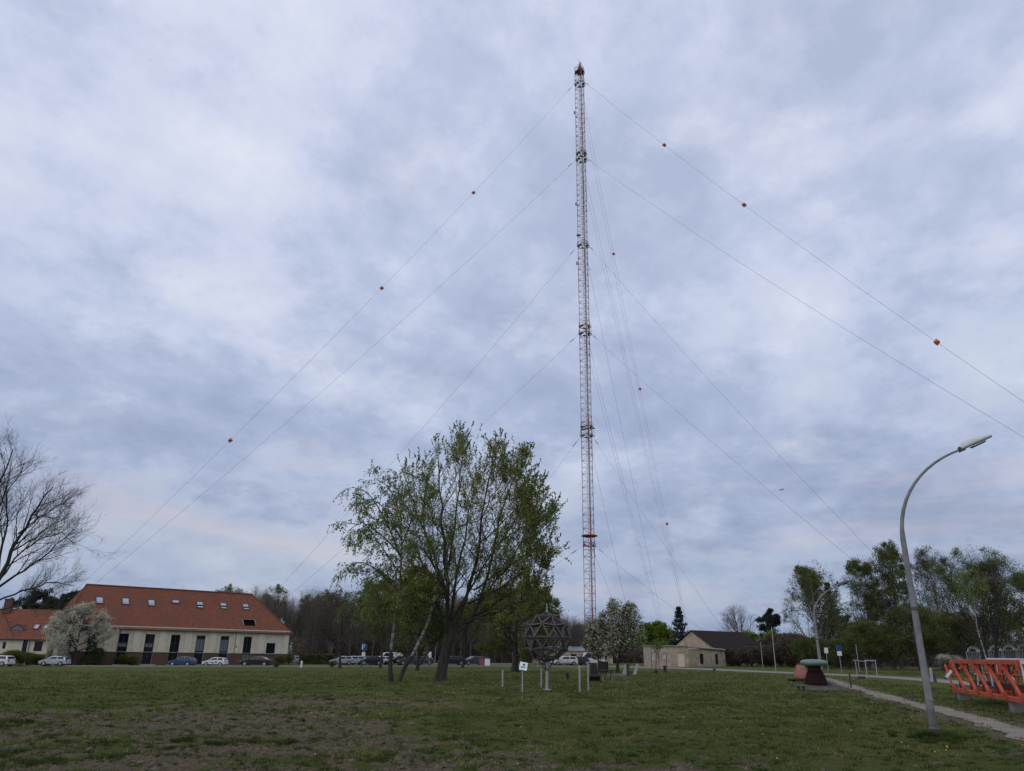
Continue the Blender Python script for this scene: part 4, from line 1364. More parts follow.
# ---- shrubs by the halls
for k, (px, Y, H, Rw, lab, lf) in enumerate([
        (14, 119, 1.9, 2.0, 'clipped olive bush beside the white car at the left edge', ('leaf_mid',)), (28, 120, 1.6, 1.9, 'yellowish bush left of the silver car', ('leaf_mid', 'leaf_birch')),
        (38, 121.5, 1.2, 1.2, 'low yellow bush right behind the silver car bonnet', ('leaf_birch', 'leaf_brown')), (124, 130, 1.3, 1.6, 'green bush before the second tall window of the hall', ('leaf_mid',)),
        (134, 131, 1.0, 1.4, 'small green bush between two tall windows of the hall', ('leaf_mid',)), (97, 127, 2.4, 1.4, 'dark bush against the brick base under the blossom tree', ('leaf_dark',)),
        (281, 143, 1.2, 1.6, 'olive bush at the right corner of the tiled hall', ('leaf_mid',)), (289, 146, 1.4, 2.0, 'low brown bush right of the hall corner', ('leaf_mid', 'leaf_brown')),
        (88, 126, 1.2, 1.4, 'low dark bush by the trunk of the blossom tree', ('leaf_dark', 'leaf_mid'))]):
    bush(500 + k, px, Y, H, Rw, lab, lf, group='bushes in front of the halls', ls=.12, n=(12, 7, 5, 3), gap=.25)
for k, (px, Y, H, lab) in enumerate([(333, 107, .75, 'low dark shrub at the road edge left of the brownish tree'), (278, 112, .5, 'tiny shrub at the road edge right of the black car')]):
    bush(520 + k, px, Y, H, .6, lab, ('leaf_dark',), ls=.08, n=(8, 6, 4, 0), group='tiny shrubs along the road edge')

# ---- the bare wood
protos = []
for k in range(5):
    T = generic(600 + k, 15.5 + k * .6, 3.4 + .2 * k, 1.0 if k % 2 else 2.5, .14, nleaf=(1 if k == 1 else 0), leafsize=.24, n=(34, 8, 7, 5), first=.1, ang=.7, up=.6, twr=.022, gap=.5,
                lm=('leaf_mid',) if k == 1 else ('leaf_brown',))
    x, y, z = B(300 + 12 * k, 205)
    r = thing('wood_tree', 'tall bare brownish tree in the wood behind the parked cars', 'tree', (x, y, z), 0, 'bare trees of the wood')
    T.emit(r, [M['pale_bark' if k in (0, 3) else 'bark2'], M['forest_twig']], [M['leaf_mid' if k == 1 else 'leaf_brown']])
    protos.append(r)
rr = random.Random(3)
n_w = 0
for row, (Y, step) in enumerate([(178, 9), (190, 8.5), (202, 8), (216, 8), (232, 8), (250, 8)]):
    px = 150 + row * 3
    while px < 652:
        px += step * rr.uniform(.7, 1.35)
        if row < 2 and px < 302:
            continue
        c = copy_tree(protos[rr.randrange(5)])
        x, y, z = B(px, Y + rr.uniform(-4, 4))
        c.location = (x, y, z)
        c.rotation_euler.z = rr.uniform(0, 6.28)
        top = 593 if px > 330 else (590 if px > 280 else 585)
        if px > 545:
            top = 610 + (px - 545) * .16
        if px < 215:
            top = 592
        want = (655 - top) * Y / 853 + 1.6
        s = want / 16.6 * rr.uniform(.8, 1.06)
        c.scale = (s * 1.05, s * 1.05, s)
        n_w += 1
print('wood trees', n_w)
# undergrowth of the wood: nobody could count it
T = Tree(9); g = T.rng
n = 22000
pxs = np.where(np.arange(n) < 15000, g.uniform(296, 650, n), g.uniform(790, 1150, n)); Ys = np.where(np.arange(n) < 15000, g.uniform(182, 215, n), g.uniform(128, 165, n))
P = np.stack([(pxs - 512) / 805 * Ys, Ys, 0 * Ys], -1)
P[:, 2] = gz(P[:, 0], P[:, 1])
D = g.normal(0, .35, (n, 3)); D[:, 2] = 1
ll = g.uniform(1.8, np.where(np.arange(n) < 15000, 8.5, 6.0)) * (.55 + .9 * fbm(P[:, 0] * .12, P[:, 1] * .12, 3, 4))
p1, r1 = grow(P, D, ll, np.full(n, .035), 4, .1, (0, 0, .05), g)
v, f = tubes(p1, r1, 3)
P2, D2, _, _, _ = sample(p1, r1, ll, 6, .02, .75, .7, g)
v2, f2 = leaves(P2, .5, g, aspect=.5)
tag(fast_mesh('undergrowth', np.vstack([v, v2]), np.vstack([f, f2 + len(v)]), [M['forest_twig'], M['bramble']], mi=np.concatenate([np.zeros(len(f)), np.ones(len(f2))])),
    'brown brushwood filling the floor of the wood and behind the right-hand trees', 'undergrowth', kind='stuff')
# ------------------------------------------------------------------ the mast and its guys
YB = 227.0


def mast_h(py, px):
    return W(px, py, YB)[2]


mx_, my_, mz_ = B(591.9, YB)
MH = W(580.5, 66, YB)[2] - mz_
mast = thing('radio_mast', 'very tall red and white guyed lattice mast rising behind the lattice ball', 'radio mast', (mx_, my_, mz_), R_(8))
FW = 3.3  # face width
rc = FW / math.sqrt(3)
CR = [np.array([rc * math.cos(a), rc * math.sin(a), 0]) for a in (R_(-90), R_(30), R_(150))]
NP = int(MH / 2.05)
ph = MH / NP
up_ = np.array([0, 0, 1.])
legs = [MB() for _ in range(3)]
lat = MB()
for i in range(3):
    for s in range(0, NP, 7):
        e = min(NP, s + 7)
        legs[i].bar(CR[i] + up_ * s * ph, CR[i] + up_ * e * ph, .105, 6, mi=(s // 7) % 2)
for s in range(NP + 1):
    for i in range(3):
        a, b = CR[i], CR[(i + 1) % 3]
        lat.bar(a + up_ * s * ph, b + up_ * s * ph, .055, 4, mi=(s // 7) % 2, caps=False)
        if s < NP:
            if (s + i) % 2:
                a, b = b, a
            lat.bar(a + up_ * s * ph, b + up_ * (s + 1) * ph, .045, 4, mi=(s // 7) % 2, caps=False)
for i in range(3):
    legs[i].build('leg', [M['mast_red'], M['mast_white']], mast)
lat.build('lattice', [M['mast_red'], M['mast_white']], mast)
ld = MB()
for dx in (-.22, .22):
    ld.bar((dx, .1, 0), (dx, .1, MH), .05, 4)
for k in range(int(MH / 1.0)):
    ld.bar((-.22, .1, k), (.22, .1, k), .03, 4, caps=False)
ld.bar((.45, .35, 0), (.45, .35, MH), .09, 6)
ld.bar((.62, .25, 0), (.62, .25, MH * .86), .07, 6)
ld.build('ladder', M['mast_dark'], mast)
# head
hd = MB()
hd.lathe([(.9, MH - 3.3), (1.4, MH - 3.0), (1.4, MH - 2.4), (.9, MH - 2.0), (.25, MH)], 8)
hd.bar((0, 0, MH - .5), (0, 0, MH + 2.6), .08, 6)
for a in range(6):
    hd.bar((0, 0, MH + 1.4), (1.1 * math.cos(a), 1.1 * math.sin(a), MH - 2), .05, 4)
hd.build('mast_head', M['mast_dark'], mast)


def ring(z, r, h, name, m, seg=12, rail=True):
    r, h = r * .9, h * .5
    b = MB()
    seg = 6
    for k in range(3):
        a = R_(-90 + 120 * k)
        for da in (-.35, .35):
            b.bar((rc * math.cos(a), rc * math.sin(a), z), (r * math.cos(a + da), r * math.sin(a + da), z), .09, 4)
            b.bar((rc * math.cos(a), rc * math.sin(a), z + 1.6), (r * math.cos(a + da), r * math.sin(a + da), z), .06, 4)
        b.box((rc * .8 * math.cos(a), rc * .8 * math.sin(a), z + .3), (.5, .5, .6))
        b.box((r * .6 * math.cos(a + 1.05), r * .6 * math.sin(a + 1.05), z), (.9, .9, .12), a)
    if rail:
        for k in range(seg):
            a = k * 2 * PI / seg
            c_, s_ = math.cos(a) * r * .97, math.sin(a) * r * .97
            b.bar((c_, s_, z), (c_, s_, z + h + 1.1), .04, 4)
            b.bar((c_, s_, z), (math.cos(a + PI / 3) * r * .97, math.sin(a + PI / 3) * r * .97, z), .07, 4)
            a2 = a + 2 * PI / seg
            b.bar((c_, s_, z + h + 1.1), (math.cos(a2) * r * .97, math.sin(a2) * r * .97, z + h + 1.1), .04, 4)
    return b.build(name, m, mast)


LV = [(84, 580.8), (160, 582), (246, 583.3), (334, 585), (436, 586.8), (546, 588.8)]
ZL = [mast_h(py, px) - mz_ for py, px in LV]
ring(ZL[0] - .2, 2.3, .5, 'guy_ring', M['mast_dark'])
ring(ZL[0] + 5.3, 2.1, .4, 'guy_ring', M['galv_dark'])
ring(ZL[1], 2.4, .5, 'guy_ring', M['mast_dark']); ring(ZL[1] + 2.6, 2.2, .35, 'platform', M['mast_dark'])
ring(ZL[2], 2.4, .5, 'guy_ring', M['mast_dark'])
ring(ZL[3], 2.5, .5, 'guy_ring', M['mast_dark']); ring(ZL[3] + 2.6, 2.3, .35, 'platform', M['mast_red'])
ring(ZL[4], 2.6, .7, 'guy_ring', M['galv_dark']); ring(ZL[4] + 2.8, 2.3, .3, 'platform', M['galv_dark'])
ring(ZL[5], 2.2, .4, 'guy_ring', M['mast_red'])
b = MB()
zz = ZL[5] + 2.6
b.lathe([(1.5, zz), (2.1, zz + .15), (2.5, zz + .35), (2.1, zz + .6), (1.5, zz + .7)], 18)
b.build('platform', M['mast_red'], mast)
b = MB()
for (dx, dz, r) in [(-1.9, ZL[2] + 3.2, .75), (-1.7, ZL[4] + 1.6, .8), (1.6, ZL[4] + 2.2, .6)]:
    for k in range(2):
        b.lathe([(r * .2, -.25), (r * .8, -.1), (r, .0), (r, .22), (r * .9, .24)], 12, (dx, -1.2 - .0 * k, dz))
b.build('dish_antenna', M['white_paint'], mast)
b = MB()
for z_ in (mast_h(117, 581) - mz_, mast_h(208, 582) - mz_, mast_h(267, 583.5) - mz_):
    b.bar((-1.2, -1, z_), (-2.7, -1.6, z_), .06, 5)
    b.box((-2.7, -1.6, z_ + .3), (.35, .35, 1.1))
    b.bar((1.2, -.6, z_ - 1.2), (2.3, -.9, z_ - 1.2), .05, 5)
b.build('side_antenna', M['mast_dark'], mast)
bs = MB()
bs.box((0, 0, .35), (3.2, 3.2, .7)); bs.lathe([(1.1, .7), (.3, 1.4), (.3, 1.6)], 12)
bs.build('footing', M['concrete'], mast)

# guys: three directions, outer / middle / inner anchors
for di, az in enumerate((23.5, 143.5, -96.5)):
    for li in range(6):
        R = (155, 155, 102.5, 102.5, 52, 52)[li]
        ca, sa = math.cos(R_(8)), math.sin(R_(8))
        dw = np.array([math.sin(R_(az)), math.cos(R_(az))])
        end_w = np.array([mx_, my_]) + dw * R
        gzv = float(gz(end_w[0], end_w[1]))
        dl = np.array([dw[0] * ca + dw[1] * sa, -dw[0] * sa + dw[1] * ca])
        a = np.array([dl[0] * 1.9, dl[1] * 1.9, ZL[li]])
        e = np.array([dl[0] * R, dl[1] * R, gzv - mz_ + .6])
        tt = np.linspace(0, 1, 25)
        Lg = np.linalg.norm(e - a)
        pts = a[None] + (e - a)[None] * tt[:, None]
        pts[:, 2] -= 4 * tt * (1 - tt) * Lg * (.016 if li < 2 else .012)
        gb = MB()
        if di == 0 and li in (0, 1, 3):
            # the pair of parallel stays that shows as a double line
            off = np.array([-dl[1], dl[0], 0]) * 1.1
            gb.tube(pts + off[None] * (1 - tt[:, None] * .4), .028, 4, caps=False)
        gb.tube(pts, .03, 4, caps=False)
        gw = gb.build('guy_wire', M['wire'], mast)
        tt_ = [2.5 / Lg, 4.5 / Lg]
        ib = MB()
        p0 = a + (e - a) * tt_[0]; p1 = a + (e - a) * tt_[1]
        ib.bar(p0, p1, .07, 6)
        ib.build('insulator', M['mast_dark'], gw)
        if li == 0:
            for fr in ((.24, .46, .71), (.235, .405, .676), (.235, .42, .682))[di]:
                ii = fr * 24
                k = int(ii)
                p = pts[k] * (1 - ii + k) + pts[k + 1] * (ii - k)
                mb = MB()
                s = .78
                v = [(s, 0, 0), (-s, 0, 0), (0, s, 0), (0, -s, 0), (0, 0, s * 1.05), (0, 0, -s * 1.05)]
                mb.add(np.array(v) + p, [(0, 2, 4), (2, 1, 4), (1, 3, 4), (3, 0, 4), (2, 0, 5), (1, 2, 5), (3, 1, 5), (0, 3, 5)])
                mb.build('warning_marker', M['marker'], gw)


# ------------------------------------------------------------------ wall builder
def wall(mb, W_, H_, holes, reveal=.22, split=None, mi_lo=1, mi_hi=0, mi_rev=0):
    """wall in local x-z plane at y=0 (outside is -y) with rectangular holes (x0,x1,z0,z1)"""
    xs = sorted({0, W_, *[h[0] for h in holes], *[h[1] for h in holes]})
    zs = sorted({0, H_, *[h[2] for h in holes], *[h[3] for h in holes], *([split] if split else [])})
    for i in range(len(xs) - 1):
        for j in range(len(zs) - 1):
            cx, cz = (xs[i] + xs[i + 1]) / 2, (zs[j] + zs[j + 1]) / 2
            if any(h[0] < cx < h[1] and h[2] < cz < h[3] for h in holes):
                continue
            mb.add([(xs[i], 0, zs[j]), (xs[i + 1], 0, zs[j]), (xs[i + 1], 0, zs[j + 1]), (xs[i], 0, zs[j + 1])], [(0, 1, 2, 3)],
                   mi_lo if split and cz < split else mi_hi)
    for x0, x1, z0, z1 in holes:
        r = reveal
        mb.add([(x0, 0, z0), (x0, r, z0), (x0, r, z1), (x0, 0, z1), (x1, 0, z0), (x1, r, z0), (x1, r, z1), (x1, 0, z1)],
               [(0, 1, 2, 3), (4, 7, 6, 5), (3, 2, 6, 7), (0, 4, 5, 1)], mi_rev)


def window_part(parent, x0, x1, z0, z1, y=.2, fm='frame_dark', gm='glass', mull=(1,), trans=(), lower=None, name='window'):
    f = MB()
    t = .07
    f.box(((x0 + x1) / 2, y - .03, z0 + t / 2), (x1 - x0, .06, t)); f.box(((x0 + x1) / 2, y - .03, z1 - t / 2), (x1 - x0, .06, t))
    f.box((x0 + t / 2, y - .03, (z0 + z1) / 2), (t, .06, z1 - z0 - 2 * t)); f.box((x1 - t / 2, y - .03, (z0 + z1) / 2), (t, .06, z1 - z0 - 2 * t))
    for k in mull:
        xm = x0 + (x1 - x0) * k / (len(mull) + 1)
        f.box((xm, y - .028, (z0 + z1) / 2), (.05, .05, z1 - z0 - 2 * t))
    for zt in trans:
        f.box(((x0 + x1) / 2, y - .032, zt), (x1 - x0 - 2 * t, .045, .06))
    fo = f.build(name, M[fm], parent)
    g = MB()
    g.add([(x0, y, z0), (x1, y, z0), (x1, y, z1), (x0, y, z1)], [(0, 1, 2, 3)])
    g.build('pane', M[gm], fo)
    if lower:
        # a grey curtain / panel band behind the lower glass
        p = MB()
        p.box(((x0 + x1) / 2, y - .012, (lower[0] + lower[1]) / 2), ((x1 - x0) * .8, .01, lower[1] - lower[0]))
        p.build('panel', M[lower[2]], fo)
    return fo


# ------------------------------------------------------------------ the big tiled hall on the left
Y2 = 148.5
p2 = W(287, 655, Y2)
ux_, uy_ = .771, .637
LEN = 37.5
O_ = np.array([p2[0] - ux_ * LEN, p2[1] - uy_ * LEN])
HRZ = math.atan2(uy_, ux_)
hz0 = float(gz((p2[0] + O_[0]) / 2, 130)) - .15
hall = thing('brick_hall', 'long cream hall with brick base, tall windows and a big red tiled roof', 'building', (O_[0], O_[1], hz0), HRZ)
DEP = 12.0
EAVE = 6.15
RISE = 6.5


def hall_hit(px, py, plane='front'):
    d = ray(px, py)
    d = np.array([d[0] * ux_ + d[1] * uy_, -d[0] * uy_ + d[1] * ux_, d[2]])
    c = np.array([-O_[0], -O_[1]])
    o = np.array([c[0] * ux_ + c[1] * uy_, -c[0] * uy_ + c[1] * ux_, EYE - hz0])
    if plane == 'front':
        n, k = np.array([0, 1., 0]), 0
    else:
        n = np.array([0, -RISE, DEP / 2]); n = n / np.linalg.norm(n)
        k = n @ np.array([0, 0, EAVE])
    t = (k - n @ o) / (n @ d)
    return o + d * t


wins = []
for px in (66, 92, 122.5, 149, 174.7, 200, 224.2, 247.3):
    c = hall_hit(px, 645)
    wins.append(c[0])
print('window s', [round(v, 2) for v in wins], 'top z', hall_hit(200, 636)[2], 'brick', hall_hit(200, 653)[2], 'small', hall_hit(271, 641), hall_hit(271, 652), 'eave', hall_hit(200, 629.5)[2])
WH = 1.5 / 2
ztop = 4.95
holes = [(s - WH, s + WH, .25, ztop) for s in wins]
s7 = hall_hit(271, 645)[0]
holes.append((s7 - .85, s7 + .85, 2.15, 3.95))
BR_ = 2.1
wb = MB()
wall(wb, LEN, EAVE, holes, split=BR_)
wb.add([(LEN, 0, 0), (LEN, DEP, 0), (LEN, DEP, BR_), (LEN, 0, BR_)], [(0, 1, 2, 3)], 1)
wb.add([(LEN, 0, BR_), (LEN, DEP, BR_), (LEN, DEP, EAVE), (LEN, 0, EAVE)], [(0, 1, 2, 3)], 0)
wb.add([(0, 0, 0), (0, 0, EAVE), (0, DEP, EAVE), (0, DEP, 0)], [(0, 1, 2, 3)], 0)
wb.add([(0, DEP, 0), (0, DEP, EAVE), (LEN, DEP, EAVE), (LEN, DEP, 0)], [(0, 1, 2, 3)], 0)
wb.build('wall', [M['plaster'], M['brick']], hall)
tb = MB()
# pilasters between the bays, string course and cornice
mids = [(wins[k] + wins[k + 1]) / 2 for k in range(7)] + [(wins[7] + s7) / 2 + .3]
for s in mids:
    tb.box((s, -.06, (BR_ + EAVE - .45) / 2 + .02), (1.15, .12, EAVE - BR_ - .49))
tb.box((.5, -.06, (BR_ + EAVE) / 2), (.9, .12, EAVE - BR_ - .5)); tb.box((LEN - .45, -.06, (BR_ + EAVE - .45) / 2), (.9, .12, EAVE - BR_ - .49))
tb.box((LEN / 2, -.09, EAVE - .24), (LEN + .3, .18, .42))
tb.build('pilasters', M['plaster_trim'], hall)
sb = MB(); sb.box((LEN / 2, -.035, BR_ + .035), (LEN + .06, .07, .06)); sb.build('string_course', M['concrete'], hall)
sl_b = MB()
for s in wins:
    sl_b.box((s, -.07, .2), (2 * WH + .3, .22, .09))
sl_b.box((s7, -.07, 2.1), (2.0, .2, .08))
sl_b.build('sills', M['concrete'], hall)
for k, s in enumerate(wins):
    gm = 'glass' if k not in (5, 6) else 'glass_grey'
    window_part(hall, s - WH, s + WH, .25, ztop, gm='glass', mull=(1,), trans=(2.2, 3.55) if k < 5 else (2.2,), lower=(2.9, 3.45, 'glass_grey') if k in (2, 3) else ((2.4, 4.3, 'glass_grey') if k in (5, 6) else None) if k < 7 else (.5, 1.95, 'glass_grey'))
window_part(hall, s7 - .85, s7 + .85, 2.15, 3.95, gm='glass', mull=())
# roof, hipped at both ends
HIPR, HIPL = 5.6, 3.4
ov = .45
rb = MB()
x0, x1, y0, y1 = -ov, LEN + ov, -ov, DEP + ov
ze = EAVE - ov * RISE / (DEP / 2)
zr = EAVE + RISE
ym = DEP / 2
# roof-dormer recesses sit in the front slope; slope split round them
rec = []
for (pa, pb, pc, pd) in [((98.5, 614.5), (107.5, 621), 0, 0), ((242.5, 619.5), (256, 626), 0, 0)]:
    a = hall_hit(pa[0], pa[1], 'roof'); b_ = hall_hit(pb[0], pb[1], 'roof')
    rec.append((a[0], b_[0], a[1], b_[1]))
print('recess', rec)
RT_ = .16


def rp(x, y, lift=0.0):
    return (x, y, EAVE + y * RISE / (DEP / 2) + lift)


rx0, rx1 = HIPL, LEN - HIPR
# front slope as strips in x between hip lines; strips with a recess are split in y
xs = sorted({x0, rx0, rx1, x1, *[r[0] for r in rec], *[r[1] for r in rec]})


def ytop(x):
    if x < rx0:
        return y0 + (ym - y0) * (x - x0) / (rx0 - x0)
    if x > rx1:
        return y0 + (ym - y0) * (x1 - x) / (x1 - rx1)
    return ym


for a, b_ in zip(xs[:-1], xs[1:]):
    hole = [r for r in rec if r[0] - 1e-6 <= a and b_ <= r[1] + 1e-6]
    segs = [(y0, None)]
    if hole:
        ylo, yhi = sorted((hole[0][2], hole[0][3]))
        rb.add([rp(a, y0), rp(b_, y0), rp(b_, ylo), rp(a, ylo)], [(0, 1, 2, 3)])
        rb.add([rp(a, yhi), rp(b_, yhi), rp(b_, ytop(b_)), rp(a, ytop(a))], [(0, 1, 2, 3)])
    else:
        rb.add([rp(a, y0), rp(b_, y0), rp(b_, ytop(b_)), rp(a, ytop(a))], [(0, 1, 2, 3)])
rb.add([(x1, y0, ze), (x1, y1, ze), (rx1, ym, zr)], [(0, 1, 2)])
rb.add([(x0, y0, ze), (rx0, ym, zr), (x0, y1, ze)], [(0, 1, 2)])
rb.add([(x0, y1, ze), (rx0, ym, zr), (rx1, ym, zr), (x1, y1, ze)], [(0, 1, 2, 3)])
rb.add([(x0, y0, ze - .01), (x1, y0, ze - .01), (x1, y1, ze - .01), (x0, y1, ze - .01)], [(0, 3, 2, 1)])
roof = rb.build('roof', M['tile'], hall)
cp = MB()
cp.tube([(x0, y0, ze + .05), ((x0 + rx0) / 2, (y0 + ym) / 2, (ze + zr) / 2 + .05), (rx0, ym, zr + .05)], .11, 6)
cp.tube([(rx0, ym, zr + .05), ((rx0 + rx1) / 2, ym, zr + .07), (rx1, ym, zr + .05)], .13, 6)
cp.tube([(x1, y0, ze + .05), ((x1 + rx1) / 2, (y0 + ym) / 2, (ze + zr) / 2 + .05), (rx1, ym, zr + .05)], .11, 6)
cp.build('ridge_tiles', M['tile'], roof)
gb = MB(); gb.tube([(x0, y0 - .06, ze), (LEN / 2, y0 - .06, ze - .02), (x1, y0 - .06, ze)], .085, 6)
gb.build('gutter', M['gutter'], hall)
for px in (234.5, 117.5):
    s = hall_hit(px, 645)[0]
    d_ = MB(); d_.tube([(s, -.4, ze), (s, -.16, ze - .45), (s, -.16, 2), (s, -.16, .1)], .055, 6)
    d_.build('downpipe', M['gutter'], hall)
for r in rec:
    ylo, yhi = sorted((r[2], r[3]))
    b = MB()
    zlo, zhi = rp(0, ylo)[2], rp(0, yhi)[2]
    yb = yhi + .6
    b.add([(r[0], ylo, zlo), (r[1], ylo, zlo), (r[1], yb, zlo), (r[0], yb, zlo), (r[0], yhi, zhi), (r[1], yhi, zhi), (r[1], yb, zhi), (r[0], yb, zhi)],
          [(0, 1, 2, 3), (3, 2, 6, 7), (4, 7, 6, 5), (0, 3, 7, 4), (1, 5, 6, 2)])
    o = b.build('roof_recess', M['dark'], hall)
    f = MB()
    f.bar((r[0], ylo, zlo + .05), (r[0], yhi, zhi + .05), .05, 4); f.bar((r[1], ylo, zlo + .05), (r[1], yhi, zhi + .05), .05, 4)
    f.bar((r[0], yhi, zhi + .05), (r[1], yhi, zhi + .05), .05, 4)
    f.build('flashing', M['metal_roof'], o)
nrmR = np.array([0, -RISE, DEP / 2]); nrmR = nrmR / np.linalg.norm(nrmR)
slR = np.array([0, DEP / 2, RISE]); slR = slR / np.linalg.norm(slR)
for k, (px, py, hh, lit) in enumerate([(99.5, 600.5, 1.45, 0), (125.5, 601.5, 1.45, 0), (151.3, 603, 1.45, 0), (175.5, 602, .75, 0), (199.8, 605, 1.45, 1), (223.2, 606, 1.45, 1), (245.6, 607, 1.4, 1)]):
    c = hall_hit(px, py, 'roof')
    wd_ = 1.05 if k != 3 else 1.15
    f = MB()
    rot = np.stack([np.array([1., 0, 0]), slR, nrmR], 1)
    for sx, sy, dx, dy in [(wd_ + .16, .1, 0, hh / 2), (wd_ + .16, .1, 0, -hh / 2), (.1, hh, wd_ / 2, 0), (.1, hh, -wd_ / 2, 0)]:
        f.box(c + rot @ np.array([dx, dy, .07]), (sx, sy, .14), rot=rot)
    fo = f.build('rooflight', M['frame_dark'], hall)
    g = MB()
    if lit:
        # sash swung open about its middle axis
        g.box(c + rot @ np.array([0, hh * .2, .12]), (wd_ - .1, hh * .42, .03), rot=rot)
        g.box(c + rot @ np.array([0, -hh * .36, .10]), (wd_ - .1, hh * .2, .03), rot=rot)
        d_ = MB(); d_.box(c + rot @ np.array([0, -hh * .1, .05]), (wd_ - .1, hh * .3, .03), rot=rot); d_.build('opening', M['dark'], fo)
    else:
        g.box(c + rot @ np.array([0, hh * .08, .1]), (wd_ - .1, hh * .68, .03), rot=rot)
        g.box(c + rot @ np.array([0, -hh * .4, .1]), (wd_ - .1, hh * .14, .03), rot=rot)
    g.build('pane', M['skyglass'], fo)
c = hall_hit(275, 616, 'roof')
v = MB(); v.box((LEN + .0, 4.0, EAVE + 1.6), (.9, .8, .5)); v.bar((LEN, 4, EAVE + 1.8), (LEN, 4, EAVE + 2.4), .18, 8)
v.build('roof_vent', M['metal_roof'], hall)
s_ = hall_hit(234.5, 648)
sg = MB(); sg.box((s_[0] + .25, -.16, 2.7), (.35, .03, .3)); sg.build('wall_sign', M['sign_white'], hall)
sg = MB(); sg.box((s_[0] + .25, -.16, 3.25), (.2, .03, .22)); sg.build('wall_sign', M['red'], hall)
st_ = MB()
for k in (2, 3):
    st_.box((wins[k], -.5, .12), (2.4, 1.0, .24))
st_.build('door_steps', M['concrete'], hall)

# ------------------------------------------------------------------ low left house
LY = 124.0
la_ = B(-40, LY); lb_ = B(46, LY + 2)
lz = float(gz(la_[0], LY)) + .0
lw = math.hypot(lb_[0] - la_[0], lb_[1] - la_[1])
lr = math.atan2(lb_[1] - la_[1], lb_[0] - la_[0])
house = thing('cream_house', 'lower cream house with red tiled roof behind the bare tree at the left edge', 'building', (la_[0], la_[1], lz), lr)
sc_ = lw / 86.0


def lx(px):
    return (px + 40) * sc_


EH, RH, LD = 4.35, 4.3, 9.0
holes = [(lx(0), lx(3.2), 2.5, 3.5), (lx(20), lx(25), .3, 3.9), (lx(32), lx(40.5), 2.2, 3.7), (lx(28), lx(41), .2, 1.55), (lx(-24), lx(-18), 2.0, 3.6)]
b = MB()
wall(b, lw, EH, holes, split=1.8)
b.add([(lw, 0, 0), (lw, LD, 0), (lw, LD, EH), (lw, LD / 2, EH + RH), (lw, 0, EH)], [(0, 1, 2, 3, 4)])
b.add([(0, 0, 0), (0, 0, EH), (0, LD / 2, EH + RH), (0, LD, EH), (0, LD, 0)], [(0, 1, 2, 3, 4)])
b.add([(0, LD, 0), (0, LD, EH), (lw, LD, EH), (lw, LD, 0)], [(0, 1, 2, 3)])
b.build('wall', [M['plaster'], M['brick']], house)
for h in holes:
    window_part(house, *h, mull=(1,) if h[1] - h[0] > 1 else (), gm='glass')
# arched window head over the wide opening
ar = MB()
cx_, rr_ = (lx(32) + lx(40.5)) / 2, (lx(40.5) - lx(32)) / 2 + .12
ar.tube([(cx_ + rr_ * math.cos(a), -.02, 3.7 + .35 * math.sin(a)) for a in np.linspace(0, PI, 9)], .07, 5)
ar.build('window_arch', M['brick'], house)
b = MB()
o_ = .4
zl = EH - o_ * RH / (LD / 2)
b.add([(-.3, -o_, zl), (lw + .3, -o_, zl), (lw + .3, LD / 2, EH + RH), (-.3, LD / 2, EH + RH), (lw + .3, LD + o_, zl), (-.3, LD + o_, zl)], [(0, 1, 2, 3), (3, 2, 4, 5)])
b.add([(-.3, -o_, zl - .12), (lw + .3, -o_, zl - .12), (lw + .3, LD / 2, EH + RH - .12), (-.3, LD / 2, EH + RH - .12)], [(0, 3, 2, 1)])
hr = b.build('roof', M['tile'], house)
# eyebrow dormer
e = MB()
cxd = lx(8.5)
ydm = 1.05
zdm = EH + ydm * RH / (LD / 2)
n_a = 12
vv = []
for k in range(n_a + 1):
    u = -1 + 2 * k / n_a
    hh = .85 * math.cos(u * PI / 2) ** 1.3
    vv.append((cxd + u * 1.25, ydm - .25, zdm - .05 + hh)); vv.append((cxd + u * .9, ydm + 1.3, zdm + 1.05 + hh * .15))
e.add(vv, [(2 * k, 2 * k + 2, 2 * k + 3, 2 * k + 1) for k in range(n_a)])
e.build('eyebrow_dormer', M['tile'], hr)
e = MB()
vv = []
for k in range(n_a + 1):
    u = -1 + 2 * k / n_a
    vv.append((cxd + u * 1.1, ydm - .2, zdm - .1)); vv.append((cxd + u * 1.1, ydm - .2, zdm - .07 + .75 * math.cos(u * PI / 2) ** 1.3))
e.add(vv, [(2 * k, 2 * k + 2, 2 * k + 3, 2 * k + 1) for k in range(n_a)])
e.build('dormer_window', M['glass_grey'], hr)
for px in (26.5, 36.5):
    xx_ = lx(px); y_ = 1.45
    f = MB(); f.box((xx_, y_, EH + y_ * RH / (LD / 2) + .1), (.75, .95, .1), rot=np.array(Matrix.Rotation(math.atan2(RH, LD / 2), 3, 'X')))
    fo = f.build('rooflight', M['frame_dark'], hr)
    f = MB(); f.box((xx_, y_ - .03, EH + y_ * RH / (LD / 2) + .16), (.6, .8, .03), rot=np.array(Matrix.Rotation(math.atan2(RH, LD / 2), 3, 'X')))
    f.build('pane', M['skyglass'], fo)
c = MB(); c.box((lx(-15), LD / 2 - .6, EH + RH + .3), (1.0, .8, 2.2)); c.box((lx(-15), LD / 2 - .6, EH + RH + 1.45), (1.15, .95, .12)); c.build('chimney', M['brick'], hr)
d_ = MB(); d_.tube([(lx(26.5), -.45, zl), (lx(26.5), -.12, zl - .4), (lx(26.5), -.12, .1)], .09, 6); d_.build('downpipe', M['galv'], house)
gb = MB(); gb.tube([(-.3, -o_ - .05, zl), (lw / 2, -o_ - .05, zl - .02), (lw + .3, -o_ - .05, zl)], .08, 6); gb.build('gutter', M['gutter'], house)
